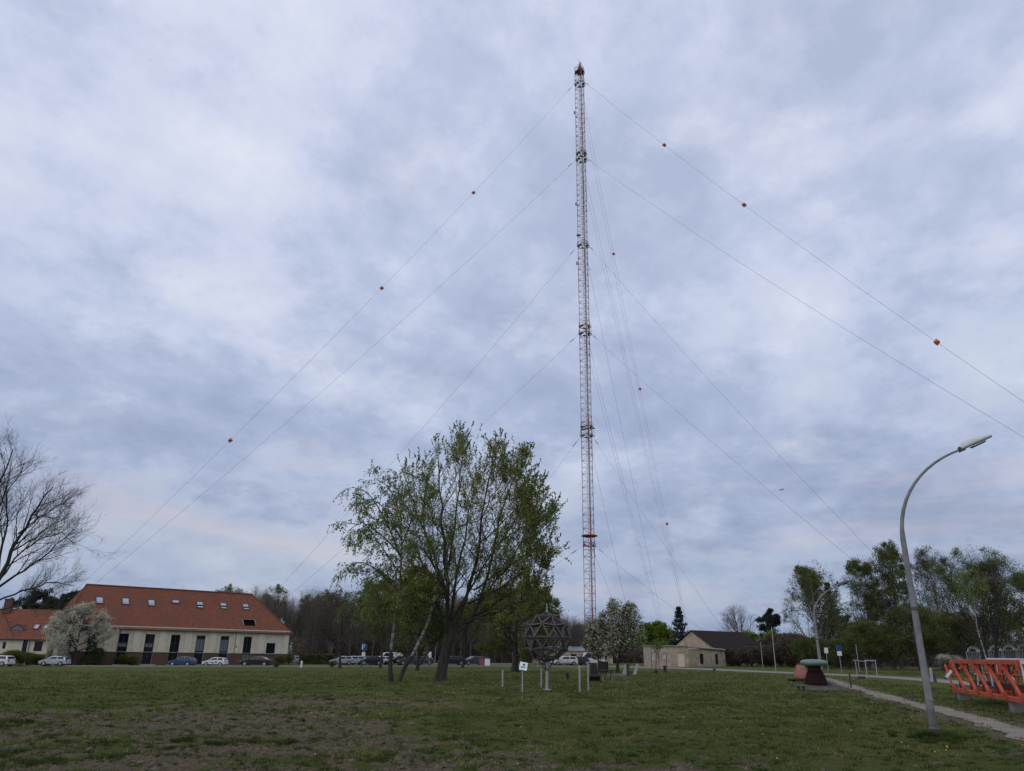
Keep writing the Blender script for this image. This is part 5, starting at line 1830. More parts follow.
# grey metal roofed link between the two
x, y, z = B(54, 131)
lk = thing('link_building', 'flat link with grey metal roof between low house and tiled hall', 'building', (x, y, z), lr)
b = MB(); b.box((0, 0, 3.1), (5.4, 5, 6.2)); b.build('wall', M['plaster'], lk)
b = MB(); b.add([(-3, -2.8, 6.2), (3, -2.8, 6.2), (3, 2.8, 7.3), (-3, 2.8, 7.3), (-3, -2.8, 6.35), (3, -2.8, 6.35), (3, 2.8, 7.45), (-3, 2.8, 7.45)], [(0, 3, 2, 1), (4, 5, 6, 7), (0, 1, 5, 4), (2, 3, 7, 6), (1, 2, 6, 5), (3, 0, 4, 7)])
b.build('roof', M['metal_roof'], lk)

# ------------------------------------------------------------------ low house on the right
hx_, hy_, hz_ = B(649.5, 126)
lh = thing('low_house', 'low beige annex and gabled house with a dark roof beyond the road', 'building', (hx_, hy_, hz_ - .1), R_(-3))


def lhx(px, Y=126):
    return W(px, 655, Y)[0] - hx_


A1 = lhx(688)
AH = 3.1
b = MB()
wall(b, A1, AH, [(lhx(650.5), lhx(654), 1.2, 2.1), (lhx(662), lhx(665.5), 1.3, 2.15), (lhx(677), lhx(684), .1, 2.2)])
v0 = len(b.v)
# right-hand wall receding
ra_ = R_(38)
rl = 8.6
R3 = np.array(Matrix.Rotation(ra_, 3, 'Z'))
b2 = MB()
wall(b2, rl, AH - .35, [(2.6, 3.5, .55, 2.1), (6.2, 7.0, .55, 2.1)])
vv = np.vstack(b2.v) @ R3.T + np.array([A1, 0, 0])
b.add(vv, b2.f)
ex, ey = A1 + rl * math.cos(ra_), rl * math.sin(ra_)
b.add([(0, 0, 0), (0, 8, 0), (0, 8, AH), (0, 0, AH)], [(0, 3, 2, 1)])
b.add([(ex, ey, 0), (ex + 1, ey + 6, 0), (ex + 1, ey + 6, AH - .35), (ex, ey, AH - .35)], [(0, 1, 2, 3)])
b.build('annex_wall', M['plaster_old'], lh)
b = MB()
b.add([(-.15, -.15, AH), (A1 + .1, -.15, AH), (A1 + .1, 8, AH + .15), (-.15, 8, AH + .15), (-.15, -.15, AH + .14), (A1 + .1, -.15, AH + .14), (A1 + .1, 8, AH + .29), (-.15, 8, AH + .29)],
      [(0, 3, 2, 1), (4, 5, 6, 7), (0, 1, 5, 4), (1, 2, 6, 5), (2, 3, 7, 6), (3, 0, 4, 7)])
e0 = AH - .32
b.add([(A1 - .1, -.3, e0 + .35), (ex + .2, ey - .2, e0), (ex + .8, ey + 6, e0 + .5), (A1 - .1, 6, e0 + .5), (A1 - .1, -.3, e0 + .2), (ex + .2, ey - .2, e0 - .12), (ex + .8, ey + 6, e0 + .3), (A1 - .1, 6, e0 + .3)],
      [(0, 1, 2, 3), (4, 7, 6, 5), (0, 4, 5, 1), (1, 5, 6, 2)])
b.build('annex_roof', M['concrete_dark'], lh)
for (a, c_, z0_, z1_) in [(lhx(650.5), lhx(654), 1.2, 2.1), (lhx(662), lhx(665.5), 1.3, 2.15)]:
    window_part(lh, a, c_, z0_, z1_, fm='frame_white', gm='skyglass', mull=())
dr = MB(); dr.box(((lhx(677) + lhx(684)) / 2, .15, 1.15), (lhx(684) - lhx(677), .06, 2.1)); dr.build('door', M['plaster_trim'], lh)
for s in (3.05, 6.6):
    w0 = MB(); w0.add(np.array([(s - .45, .18, .55), (s + .45, .18, .55), (s + .45, .18, 2.1), (s - .45, .18, 2.1)]) @ R3.T + np.array([A1, 0, 0]), [(0, 1, 2, 3)])
    fo = w0.build('window', M['glass'], lh)
    w1 = MB()
    for q0, q1 in [((s, .55), (s, 2.1)), ((s - .45, .58), (s + .45, .58)), ((s - .45, 2.07), (s + .45, 2.07))]:
        a_ = R3 @ np.array([q0[0], .15, q0[1]]) + np.array([A1, 0, 0]); c_ = R3 @ np.array([q1[0], .15, q1[1]]) + np.array([A1, 0, 0])
        w1.bar(a_, c_, .035, 4)
    w1.build('frame', M['frame_dark'], fo)
# gabled main body
gy = 9.5
gp = W(688.5, 640, 126 + gy) - np.array([hx_, hy_, hz_ - .1])
GZ = W(688.5, 630.5, 126 + gy)[2] - hz_ + .1
GE = 3.0
rot = R_(36)
cu, su = math.cos(rot), math.sin(rot)
u2 = np.array([cu, su, 0]); n2_ = np.array([-su, cu, 0])
hw = 4.9
apx = np.array([gp[0], gp[1], 0])
GL = 12.5
b = MB()
c0 = apx - n2_ * hw; c1 = apx + n2_ * hw
b.add([c0, c0 + up_ * GE, apx + up_ * GZ, c1 + up_ * GE, c1], [(0, 1, 2, 3, 4)])
f0, f1 = c0 + u2 * GL, c1 + u2 * GL
b.add([c0, f0, f0 + up_ * GE, c0 + up_ * GE, c1, f1, f1 + up_ * GE, c1 + up_ * GE], [(0, 1, 2, 3), (4, 7, 6, 5)])
fa = apx + u2 * GL
b.add([f0, f0 + up_ * GE, fa + up_ * GZ, f1 + up_ * GE, f1], [(4, 3, 2, 1, 0)])
b.build('wall', M['plaster_old'], lh)
b = MB()
ovh = .3
k_ = (GZ - GE) / hw
cA = c0 - n2_ * ovh + up_ * (GE - k_ * ovh) - u2 * .2; cB = c1 + n2_ * ovh + up_ * (GE - k_ * ovh) - u2 * .2
rA = apx + up_ * (GZ + .06) - u2 * .2
GLu = u2 * (GL + .5)
b.add([cA + up_ * .06, cA + GLu + up_ * .06, rA + GLu, rA, cB + up_ * .06, cB + GLu + up_ * .06], [(0, 1, 2, 3), (3, 2, 5, 4)])
b.add([cA - up_ * .1, cA + GLu - up_ * .1, rA + GLu - up_ * .16, rA - up_ * .16, cB - up_ * .1, cB + GLu - up_ * .1], [(0, 3, 2, 1), (3, 4, 5, 2)])
b.build('roof', M['tile_dark'], lh)


# ------------------------------------------------------------------ cars
def make_car(label, paint, px, Y, rz, kind='hatch', group='parked cars', py=None, decal=None, sc=1.0):
    """nose toward local -x"""
    if kind == 'hatch':
        Lc, Hc, sil = 4.1, 1.47, [(-2.03, .32), (-2.06, .55), (-1.98, .72), (-1.25, .93), (-1.0, .98), (-.35, 1.40), (.1, 1.47), (1.1, 1.43), (1.62, 1.28), (1.92, .95), (2.0, .62), (1.98, .32)]
        ws, rs = (4, 5), (8, 9)
    elif kind == 'wagon':
        Lc, Hc, sil = 4.55, 1.5, [(-2.25, .32), (-2.28, .55), (-2.2, .72), (-1.4, .95), (-1.15, .99), (-.4, 1.42), (.1, 1.49), (1.5, 1.47), (1.95, 1.36), (2.2, .98), (2.27, .62), (2.25, .32)]
        ws, rs = (4, 5), (8, 9)
    elif kind == 'saloon':
        Lc, Hc, sil = 4.6, 1.43, [(-2.28, .3), (-2.32, .52), (-2.22, .68), (-1.35, .9), (-1.1, .95), (-.35, 1.36), (.05, 1.43), (.8, 1.41), (1.1, 1.33), (1.72, 1.0), (2.25, .92), (2.3, .32)]
        ws, rs = (4, 5), (8, 9)
    else:
        Lc, Hc, sil = 5.0, 2.1, [(-2.45, .35), (-2.5, .7), (-2.4, .95), (-1.95, 1.1), (-1.8, 1.15), (-1.2, 1.95), (-.8, 2.08), (2.0, 2.1), (2.35, 2.0), (2.48, 1.2), (2.5, .8), (2.48, .35)]
        ws, rs = (4, 5), (8, 9)
    sil = np.array(sil)
    belt = sil[4][1] if kind != 'van' else 1.15
    zt = sil[:, 1].max()

    def hw(z):
        if z <= belt:
            return .87 - .05 * max(0, (.45 - z) / .3)
        return .87 - (.17 if kind != 'van' else .08) * (z - belt) / (zt - belt)
    c = thing('parked_car' if kind != 'van' else 'parked_van', label, 'car' if kind != 'van' else 'van', group=group)
    nS = len(sil)
    b = MB()
    Lf = [(x, -hw(z), z) for x, z in sil]; Rt = [(x, hw(z), z) for x, z in sil]
    # lower side polygons below the belt, upper above
    i_b = [i for i in range(nS) if sil[i][1] > belt + 1e-6]
    i0, i1 = i_b[0], i_b[-1]

    def inter(i, j):
        a, d = sil[i], sil[j]
        t = (belt - a[1]) / (d[1] - a[1])
        return np.array([a[0] + t * (d[0] - a[0]), belt])
    pf, pr = (sil[i0 - 1] if abs(sil[i0 - 1][1] - belt) < 1e-6 else inter(i0 - 1, i0)), inter(i1, i1 + 1)
    low = [tuple(s) for s in sil[:i0]] + ([] if abs(sil[i0 - 1][1] - belt) < 1e-6 else [tuple(pf)]) + [tuple(pr)] + [tuple(s) for s in sil[i1 + 1:]]
    upp = [tuple(pf)] + [tuple(s) for s in sil[i0:i1 + 1]] + [tuple(pr)]
    full = [tuple(s) for s in sil[:i0]] + ([] if abs(sil[i0 - 1][1] - belt) < 1e-6 else [tuple(pf)]) + [tuple(s) for s in sil[i0:i1 + 1]] + [tuple(pr)] + [tuple(s) for s in sil[i1 + 1:]]
    n_ = len(full)
    for sgn in (-1, 1):
        for poly in (low, upp):
            b.add([(x, sgn * hw(z), z) for x, z in poly], [tuple(range(len(poly))) if sgn > 0 else tuple(range(len(poly)))[::-1]])
    v = [(x, -hw(z), z) for x, z in full] + [(x, hw(z), z) for x, z in full]
    b.add(v, [(k, k + 1, n_ + k + 1, n_ + k) for k in range(n_ - 1)] + [(0, n_, 2 * n_ - 1, n_ - 1)])
    bd = b.build('body', paint, c)
    m_ = bd.modifiers.new('weld', 'WELD'); m_.merge_threshold = .001
    bv = bd.modifiers.new('bevel', 'BEVEL'); bv.width = .05; bv.segments = 3; bv.limit_method = 'ANGLE'; bv.angle_limit = R_(20)
    # glazing, set just proud of the body
    g = MB()

    def inset(poly, f):
        cc = np.mean(poly, 0)
        return [tuple(cc + (np.array(p) - cc) * f) for p in poly]
    xa, xb = upp[0][0] + .28, upp[-1][0] - .22
    zlo, zhi = belt + .04, zt - .12
    xfa = np.interp(zhi, [sil[i0 - 1][1], sil[i0][1] if sil[i0][1] > zhi else zt], [sil[i0 - 1][0], sil[i0][0] if sil[i0][1] > zhi else sil[i0 + 1][0]]) + .22
    xrb = (sil[i1][0] if sil[i1][1] > 1.2 else sil[i1 - 1][0]) - (.18 if kind != 'saloon' else .1)
    xm_ = (xfa + xrb) / 2 + .0
    for sgn in (-1, 1):
        for (p0, p1, q1, q0) in [(xa, xm_ - .06, xm_ - .06, xfa), (xm_ + .04, xb - .05, xrb, xm_ + .04)]:
            ps = [(p0, zlo), (p1, zlo), (q1, zhi), (q0, zhi)]
            if kind == 'van' and p0 > 0:
                continue
            v = [(x, sgn * (hw(z) + .012), z) for x, z in ps]
            g.add(v, [(0, 1, 2, 3) if sgn < 0 else (3, 2, 1, 0)])
    for (i, j), s_ in ((ws, -1), (rs, 1)):
        a, d = sil[i], sil[j]
        if kind == 'saloon' and s_ > 0:
            a, d = sil[8], sil[9]
        nn = np.array([-(d[1] - a[1]), d[0] - a[0]]); nn = nn / np.linalg.norm(nn)
        if nn[1] < 0:
            nn = -nn
        a2, d2 = a + (d - a) * .1 + nn * .014, a + (d - a) * .88 + nn * .014
        g.add([(a2[0], -hw(a2[1]) + .1, a2[1]), (a2[0], hw(a2[1]) - .1, a2[1]), (d2[0], hw(d2[1]) - .1, d2[1]), (d2[0], -hw(d2[1]) + .1, d2[1])], [(0, 1, 2, 3)])
    g.build('windows', M['glass'], c)
    wr = .31 if kind != 'van' else .34
    for sx in (sil[0][0] + .78, sil[-1][0] - .76):
        for sy in (-1, 1):
            t_ = MB()
            prof = [(.0, -.1), (wr * .72, -.1), (wr * .95, -.1), (wr, -.06), (wr, .06), (wr * .95, .1), (wr * .6, .1), (0, .1)]
            t_.lathe(prof, 16)
            tv = np.vstack(t_.v); tv = np.stack([tv[:, 0], tv[:, 2], tv[:, 1]], -1) + np.array([sx, sy * .79, wr])
            t_.v = [tv]
            to = t_.build('wheel', M['tyre'], c)
            r_ = MB()
            r_.lathe([(0, 0), (wr * .62, 0), (wr * .66, .012), (wr * .2, .03), (0, .03)], 12)
            rv = np.vstack(r_.v); rv = np.stack([rv[:, 0], rv[:, 2] * sy, rv[:, 1]], -1) + np.array([sx, sy * .895, wr])
            r_.v = [rv]
            r_.build('rim', M['rim'], to)
            ah = MB()
            ah.tube([(sx + (wr + .06) * math.cos(a), sy * .872, wr + (wr + .06) * math.sin(a)) for a in np.linspace(-.1, PI + .1, 11)], .035, 5)
            ah.build('wheel_arch', M['plastic'], c)
    for sy in (-.6, .6):
        h_ = MB(); h_.box((sil[1][0] + .06, sy, .66), (.16, .34, .13)); h_.build('headlight', M['headlight'], c)
        h_ = MB(); h_.box((sil[-2][0] - .03, sy * 1.15, .84 if kind != 'van' else 1.0), (.12, .2, .24)); h_.build('taillight', M['taillight'], c)
        h_ = MB(); h_.box((xa - .0, sy * 1.6, belt + .06), (.12, .18, .11)); h_.build('mirror', paint, c)
    sk = MB(); sk.box((0, 0, .27), (Lc - .35, 1.64, .16)); sk.box((-Lc / 2 + .03, 0, .36), (.1, 1.4, .14)); sk.build('sill', M['plastic'], c)
    if decal:
        for sgn in (-1, 1):
            for (x_, z_, w_, h_, mk) in decal:
                d_ = MB(); d_.box((x_, sgn * .877, z_), (w_, .008, h_)); d_.build('decal', M[mk], c)
    x, y, z = B(px, Y) if py is None else G(px, py)
    c.location = (x, y, z + .02)
    c.rotation_euler.z = rz
    c.scale = (sc, sc, sc)
    return c


RDZ = math.atan2(ROAD[2][1] - ROAD[1][1], ROAD[2][0] - ROAD[1][0])
P_ = {}
for k, (col, me) in {'silverblue': ((.44, .5, .57), .2), 'blue': ((.03, .06, .16), .2), 'white': ((.66, .67, .68), 0), 'black': ((.012, .012, .015), .1), 'silver': ((.42, .44, .47), .4), 'darkgrey': ((.06, .065, .075), .3), 'darkred': ((.12, .02, .02), .1)}.items():
    P_[k] = paint_mat('car_paint_' + k, col, .28, me)
CY = G(120, 666.3)[1]
print('CY', CY, 'road', G(120, 666)[1], 'hall corner', O_, p2)
make_car('light silver-blue estate car parked under the blossom tree', P_['silverblue'], 56.5, CY - .3, RDZ + .12, 'hatch', sc=.97)
make_car('dark blue car parked before the hall, left of the white car', P_['blue'], 183.8, CY + 1.8, RDZ, 'hatch', sc=.93)
make_car('small white car with dark door markings between the blue and black cars', P_['white'], 216.5, CY + 1.8, RDZ, 'hatch', sc=.86, decal=[(-.25, .62, .5, .14, 'sign_blue'), (.45, .66, .3, .26, 'frame_dark'), (.0, .5, .35, .08, 'frame_dark')])
make_car('black saloon parked at the right end of the hall', P_['black'], 257.5, CY + 1.8, RDZ, 'saloon', sc=.98)
make_car('white car cut off by the left edge of the photo', P_['white'], -2, 116, RDZ, 'wagon')
make_car('pale grey car half hidden behind the dark hedge beside the hall', P_['silver'], 291, 150, RDZ + .4, 'wagon')
# car park row before the wood
row = [(342, 'silver', 'hatch', 'silver hatchback at the left end of the parked row under the wood'), (353, 'silverblue', 'wagon', 'pale blue estate second from left in the row under the wood'),
       (362, 'darkgrey', 'wagon', 'dark grey car just behind the blue parking sign'), (371.5, 'black', 'hatch', 'black car in the row right of the parking sign'),
       (381, 'white', 'hatch', 'white car behind the thin tree trunk in the parked row'), (390, 'white', 'van', 'white van, tallest in the parked row, behind the birch base'), (411, 'darkgrey', 'wagon', 'dark grey car seen between the two birch stems'),
       (398.5, 'black', 'wagon', 'black car partly hidden behind the left birch stem'), (423, 'darkgrey', 'hatch', 'dark hatchback between the birch and the thick dark trunk'),
       (452, 'black', 'wagon', 'dark car right of the thick dark tree trunk'), (474, 'darkgrey', 'wagon', 'dark grey car left of the red and white containers'),
       (552, 'silver', 'wagon', 'silver car behind the lattice ball post'), (564, 'white', 'wagon', 'white car just right of the lattice ball post'), (576, 'darkgrey', 'wagon', 'dark grey car left of the small blossom tree'),
       (590, 'white', 'van', 'white van behind the small blossom tree trunk')]
for k, (px, pc, kd, lab) in enumerate(row):
    make_car(lab, P_[pc], px, 140 + (k % 3) * 2.5, R_(18) + .25 * math.sin(k * 2.1), kd, 'cars in the car park')

# dark clipped hedge
hx0, hy0, hz0_ = B(300.5, 150); hx1, hy1, _ = B(334, 150)
T = Tree(88); g = T.rng
hl = math.hypot(hx1 - hx0, hy1 - hy0)
n = 9000
P = np.stack([g.uniform(0, hl, n), g.uniform(-.6, .6, n), g.uniform(.05, 1.75, n)], -1)
P[:, 2] += .15 * fbm(P[:, 0] * .8, P[:, 0] * 0, 3, 2)
T.leaf(P, .2, 0, aspect=.6)
st_ = np.stack([np.linspace(.3, hl - .3, 16), np.zeros(16), np.zeros(16)], -1)
p1, r1 = grow(st_, np.tile([0, 0, 1.], (16, 1)), np.full(16, 1.6), np.full(16, .04), 4, .05, (0, 0, 0), g)
T.wood(p1, r1, 4)
r = thing('dark_hedge', 'long dark clipped hedge right of the tiled hall', 'hedge', (hx0, hy0, hz0_), math.atan2(hy1 - hy0, hx1 - hx0))
T.emit(r, [M['bark']], [M['leaf_dark']])


# ------------------------------------------------------------------ lamps
def lamp(px_base, Y, head_px, head_py, label, H, reach, tilt, rz, thick=1.0, headm='lamp_head'):
    x, y, z = B(px_base, Y)
    l = thing('street_lamp', label, 'street lamp', (x, y, z), rz, 'curved street lamps')
    pts, rad = [], []
    Hs = H * .66
    lean = tilt
    for k in range(6):
        zz = Hs * k / 5
        pts.append((zz * lean, 0, zz - .3 * (k == 0))); rad.append(.1 * thick * (1 - .38 * zz / H))
    a0x, a0z = pts[-1][0], pts[-1][2]
    n_ = 12
    for k in range(1, n_ + 1):
        a = k / n_ * R_(68)
        rx = reach / (1 - math.cos(R_(68))); rz_ = (H - Hs) / math.sin(R_(68))
        pts.append((a0x + rx * (1 - math.cos(a)) + lean * (1 - k / n_) * .25, 0, a0z + rz_ * math.sin(a))); rad.append(.1 * thick * (.6 - .3 * k / n_))
    b = MB(); b.tube(pts, rad, 12, ref=(0, 1., 0))
    b.build('pole', M['lamp_grey'], l, smooth=True)
    b = MB(); b.box((.0, -.092 * thick, .85), (.075, .02, .28)); b.box((0, -.1 * thick, .72), (.03, .02, .03)); b.build('access_door', M['lamp_grey'], l)
    b = MB(); b.lathe([(.125 * thick, 0), (.128 * thick, .16), (.105 * thick, .2)], 14); b.lathe([(.086 * thick, 2.55), (.094 * thick, 2.56), (.094 * thick, 2.62), (.084 * thick, 2.63)], 12, (2.6 * lean, 0, 0)); b.build('collar', M['galv_dark'], l)
    e = np.array(pts[-1]); d = unit(np.array(pts[-1]) - np.array(pts[-3]))
    an = -math.atan2(d[2], d[0])
    Rm = np.array(Matrix.Rotation(an, 3, 'Y'))
    # head: a shallow lozenge shell, rear part for the gear and a slimmer front
    n_s, n_r = 12, 14
    V, Fc = [], []
    Lh = .86
    for i in range(n_s + 1):
        u = i / n_s
        wv = .17 * (math.sin(PI * min(1, max(.03, u * .93 + .05))) ** .42)
        ht = .15 * (math.sin(PI * min(1, max(.03, u * .93 + .05))) ** .5) * (1 - .3 * (u > .42) * min(1, (u - .42) * 6))
        for j in range(n_r):
            a = 2 * PI * j / n_r
            zz = math.sin(a) * (ht if math.sin(a) > 0 else .045)
            V.append((u * Lh - .05, math.cos(a) * wv, zz + .02))
    for i in range(n_s):
        for j in range(n_r):
            k2 = (j + 1) % n_r
            Fc.append((i * n_r + j, i * n_r + k2, (i + 1) * n_r + k2, (i + 1) * n_r + j))
    Fc += [tuple(range(n_r)), tuple(range(n_s * n_r, (n_s + 1) * n_r))[::-1]]
    b = MB(); b.add(np.array(V) @ Rm.T + e, Fc)
    ho = b.build('lamp_head', M[headm], l, smooth=True)
    b = MB(); b.add(np.array([(.24, -.1, -.035), (.6, -.09, -.03), (.6, .09, -.03), (.24, .1, -.035), (.26, -.07, -.075), (.56, -.06, -.07), (.56, .06, -.07), (.26, .07, -.075)]) @ Rm.T + e,
                    [(0, 1, 5, 4), (1, 2, 6, 5), (2, 3, 7, 6), (3, 0, 4, 7), (4, 5, 6, 7)])
    b.build('lens', M['lamp_glass'], ho)
    b = MB(); b.box(Rm @ np.array([-.02, 0, .0]) + e, (.13, .1, .1), rot=Rm); b.box(Rm @ np.array([.27, 0, .07]) + e, (.015, .25, .07), rot=Rm); b.build('bracket', M['galv_dark'], ho)
    return l, e


gx1, gy1, gz1 = G(935, 737)
tp = W(963, 449, gy1)
print('lamp1', gx1, gy1, tp)
Hl = tp[2] - gz1
lamp(0, gy1, 0, 0, 'tall curved grey street lamp close by on the right', Hl, tp[0] - gx1 + .0, -.004, 0, thick=.78)[0].location = (gx1, gy1, gz1)
l2x = G(823, 684)
tp2 = W(838, 585.5, l2x[1])
lamp(0, l2x[1], 0, 0, 'smaller-looking street lamp rising behind the green-capped insulator', tp2[2] - l2x[2], tp2[0] - l2x[0] + .15, -.02, 0, headm='galv_dark')[0].location = l2x


# ------------------------------------------------------------------ lattice ball and posts
def ball():
    x, y, z = G(547, 690)
    o = thing('lattice_ball', 'open grey lattice ball of triangles raised on a steel post', 'sculpture', (x, y, z))
    ph_ = (1 + 5 ** .5) / 2
    vs = [np.array(v, float) for v in [(-1, ph_, 0), (1, ph_, 0), (-1, -ph_, 0), (1, -ph_, 0), (0, -1, ph_), (0, 1, ph_), (0, -1, -ph_), (0, 1, -ph_), (ph_, 0, -1), (ph_, 0, 1), (-ph_, 0, -1), (-ph_, 0, 1)]]
    fs = [(0, 11, 5), (0, 5, 1), (0, 1, 7), (0, 7, 10), (0, 10, 11), (1, 5, 9), (5, 11, 4), (11, 10, 2), (10, 7, 6), (7, 1, 8), (3, 9, 4), (3, 4, 2), (3, 2, 6), (3, 6, 8), (3, 8, 9), (4, 9, 5), (2, 4, 11), (6, 2, 10), (8, 6, 7), (9, 8, 1)]
    vs = [v / np.linalg.norm(v) for v in vs]
    V = list(vs); mid = {}

    def m(a, b):
        k = (min(a, b), max(a, b))
        if k not in mid:
            p = V[a] + V[b]
            V.append(p / np.linalg.norm(p)); mid[k] = len(V) - 1
        return mid[k]
    E = set()
    for a, b, c in fs:
        ab, bc, ca = m(a, b), m(b, c), m(c, a)
        for t in ((a, ab, ca), (ab, b, bc), (ca, bc, c), (ab, bc, ca)):
            for i in range(3):
                E.add((min(t[i], t[(i + 1) % 3]), max(t[i], t[(i + 1) % 3])))
    Rb = 24.2 * y / 805
    cz = W(546, 637, y)[2] - z
    Rm = np.array(Matrix.Rotation(.35, 3, 'Z') @ Matrix.Rotation(.55, 3, 'X'))
    V = [Rm @ v * Rb + np.array([0, 0, cz]) for v in V]
    b = MB()
    C0 = np.array([0, 0, cz])
    for a, c in E:
        # flat bars standing on edge towards the middle
        p, q = V[a], V[c]
        d = unit(q - p); r_ = unit((p + q) / 2 - C0); s_ = np.cross(d, r_)
        w1, w2 = .027, .15
        vv = [p + s_ * w1, p - s_ * w1, p - s_ * w1 - r_ * w2, p + s_ * w1 - r_ * w2, q + s_ * w1, q - s_ * w1, q - s_ * w1 - r_ * w2, q + s_ * w1 - r_ * w2]
        b.add(vv, [(0, 1, 2, 3), (4, 7, 6, 5), (0, 4, 5, 1), (1, 5, 6, 2), (2, 6, 7, 3), (3, 7, 4, 0)])
    for v in V:
        b.lathe([(.0, -.05), (.06, -.03), (.06, .03), (0, .05)], 8, v)
    b.build('lattice', M['galv_dark'], o)
    b = MB(); b.bar((0, 0, -.1), (0, 0, cz - Rb + .1), .07, 10); b.box((0, 0, .02), (.4, .4, .04))
    b.build('post', M['galv'], o)
    b = MB()
    for k in range(5):
        a = k * 2 * PI / 5 + .5
        b.bar((0, 0, cz - Rb - .45), (.42 * math.cos(a), .42 * math.sin(a), cz - Rb * .9), .03, 5)
    b.build('struts', M['galv_dark'], o)
    b = MB(); b.bar((0, 0, cz + Rb - .1), (0, 0, cz + Rb + .42), .025, 6); b.lathe([(0, 0), (.06, .03), (.06, .1), (0, .14)], 8, (0, 0, cz + Rb - .02)); b.build('spike', M['galv'], o)
    b = MB(); b.tube([(.5, -.1, cz - Rb * .86), (.9, 0, cz - Rb * 1.0), (1.35, 0, cz - Rb * .98)], .012, 5); b.build('cable', M['plastic'], o)


ball()


def post(px, py, hpx, label, name='steel_post', r=.045, m='galv', top=None, cat='post', group='pale posts round the lattice ball'):
    x, y, z = G(px, py)
    h = W(px, py - hpx, y)[2] - z
    b = MB(); b.bar((0, 0, -.15), (0, 0, h), r, 8); b.lathe([(r, h), (r * 1.15, h + .01), (r * .9, h + .04), (.01, h + .05)], 8)
    if top:
        b.box((0, -.02, h + .02), top)
    o = b.build(name, M[m]); o.location = (x, y, z)
    return tag(o, label, cat, group)


post(502.5, 688, 17, 'short pale post left of the small information panel')
post(541.3, 688, 18, 'short pale post just left of the lattice ball post')
post(579.8, 692, 25, 'nearer tall pale post right of the lattice ball')
post(588.3, 689.5, 27, 'farther tall pale post right of the lattice ball')
x, y, z = G(522.3, 692.5)
ip = thing('information_panel', 'small tilted white information panel on a thin pale post', 'sign', (x, y, z))
hP = W(522.3, 669, y)[2] - z
b = MB(); b.bar((0, 0, -.1), (0, 0, hP), .035, 8); b.build('post', M['galv'], ip)
Rm = np.array(Matrix.Rotation(R_(9), 3, 'Y') @ Matrix.Rotation(R_(-40), 3, 'X'))
b = MB(); b.box(np.array([.04, -.04, hP + .12]), (.36, .025, .44), rot=Rm); pn = b.build('panel', M['sign_white'], ip)
b = MB()
c_ = np.array([.04, -.04, hP + .12])
for (dx, dz, w_, h_) in [(0.02, .08, .12, .1), (-.02, -.03, .24, .018), (0, -.07, .24, .018), (-.03, -.11, .2, .018)]:
    b.box(c_ + Rm @ np.array([dx, -.016, dz]), (w_, .006, h_), rot=Rm)
b.build('print', M['frame_dark'], pn)
# thin brown stake with a dark sleeve
x, y, z = G(567.6, 679.5)
h = W(568.5, 655, y)[2] - z
sk_ = thing('stake', 'thin brown stake with a dark sleeve at its foot right of the lattice ball', 'stake', (x, y, z))
b = MB(); b.bar((0, 0, -.1), (.05, 0, h), .022, 6); b.build('pole', M['wood_grey'], sk_)
b = MB(); b.lathe([(.05, 0), (.1, .04), (.12, .3), (.1, .42), (.04, .46)], 8, (0, 0, .02)); b.build('sleeve', M['wood_dark'], sk_)

# ------------------------------------------------------------------ rest area: dark timber objects and slanted concrete supports
x, y, z = G(606.5, 683)
S_ = y / 805
pt_ = thing('picnic_table', 'dark wooden table with crossed legs right of the pale posts', 'table', (x, y, z), .15)
b = MB()
for k in range(4):
    b.box((0, -.33 + k * .22, .74), (1.0, .19, .05))
b.build('tabletop', M['wood_dark'], pt_)
for sx in (-.3, .3):
    for sy in (-1, 1):
        b = MB(); b.bar((sx, sy * .36, 0), (sx, -sy * .1, .72), .045, 4); b.build('leg', M['wood_grey'], pt_)
x, y, z = G(605.5, 680)
ch = thing('wooden_chair', 'rounded dark seat back standing beyond the small wooden table', 'seat', (x, y + 1.2, z), .1)
b = MB(); b.lathe([(.02, .46), (.36, .46), (.36, .52), (.02, .52)], 14); b.build('seat', M['wood_dark'], ch)
b = MB()
for a in np.linspace(.2, PI - .2, 9):
    b.box((.36 * math.cos(a), .36 * math.sin(a), .86), (.13, .03, .7), a - PI / 2)
b.build('backrest', M['wood_dark'], ch)
b = MB()
for a in (.6, 2.2, 3.9, 5.4):
    b.bar((.3 * math.cos(a), .3 * math.sin(a), 0), (.25 * math.cos(a), .25 * math.sin(a), .46), .03, 6)
b.build('legs', M['wood_grey'], ch)
x, y, z = G(594.5, 682.5)
bn = thing('timber_bench', 'low dark timber bench between pale posts and the wooden table', 'bench', (x, y, z), .05)
b = MB()
for k in range(3):
    b.box((0, -.17 + k * .17, .42), (.95, .15, .05))
b.build('seat', M['wood_dark'], bn)
for sx in (-.38, .38):
    b = MB(); b.box((sx, 0, .2), (.12, .42, .39)); b.build('leg', M['wood_dark'], bn)
b = MB(); b.box((0, .2, .2), (.66, .04, .24)); b.build('apron', M['wood_dark'], bn)
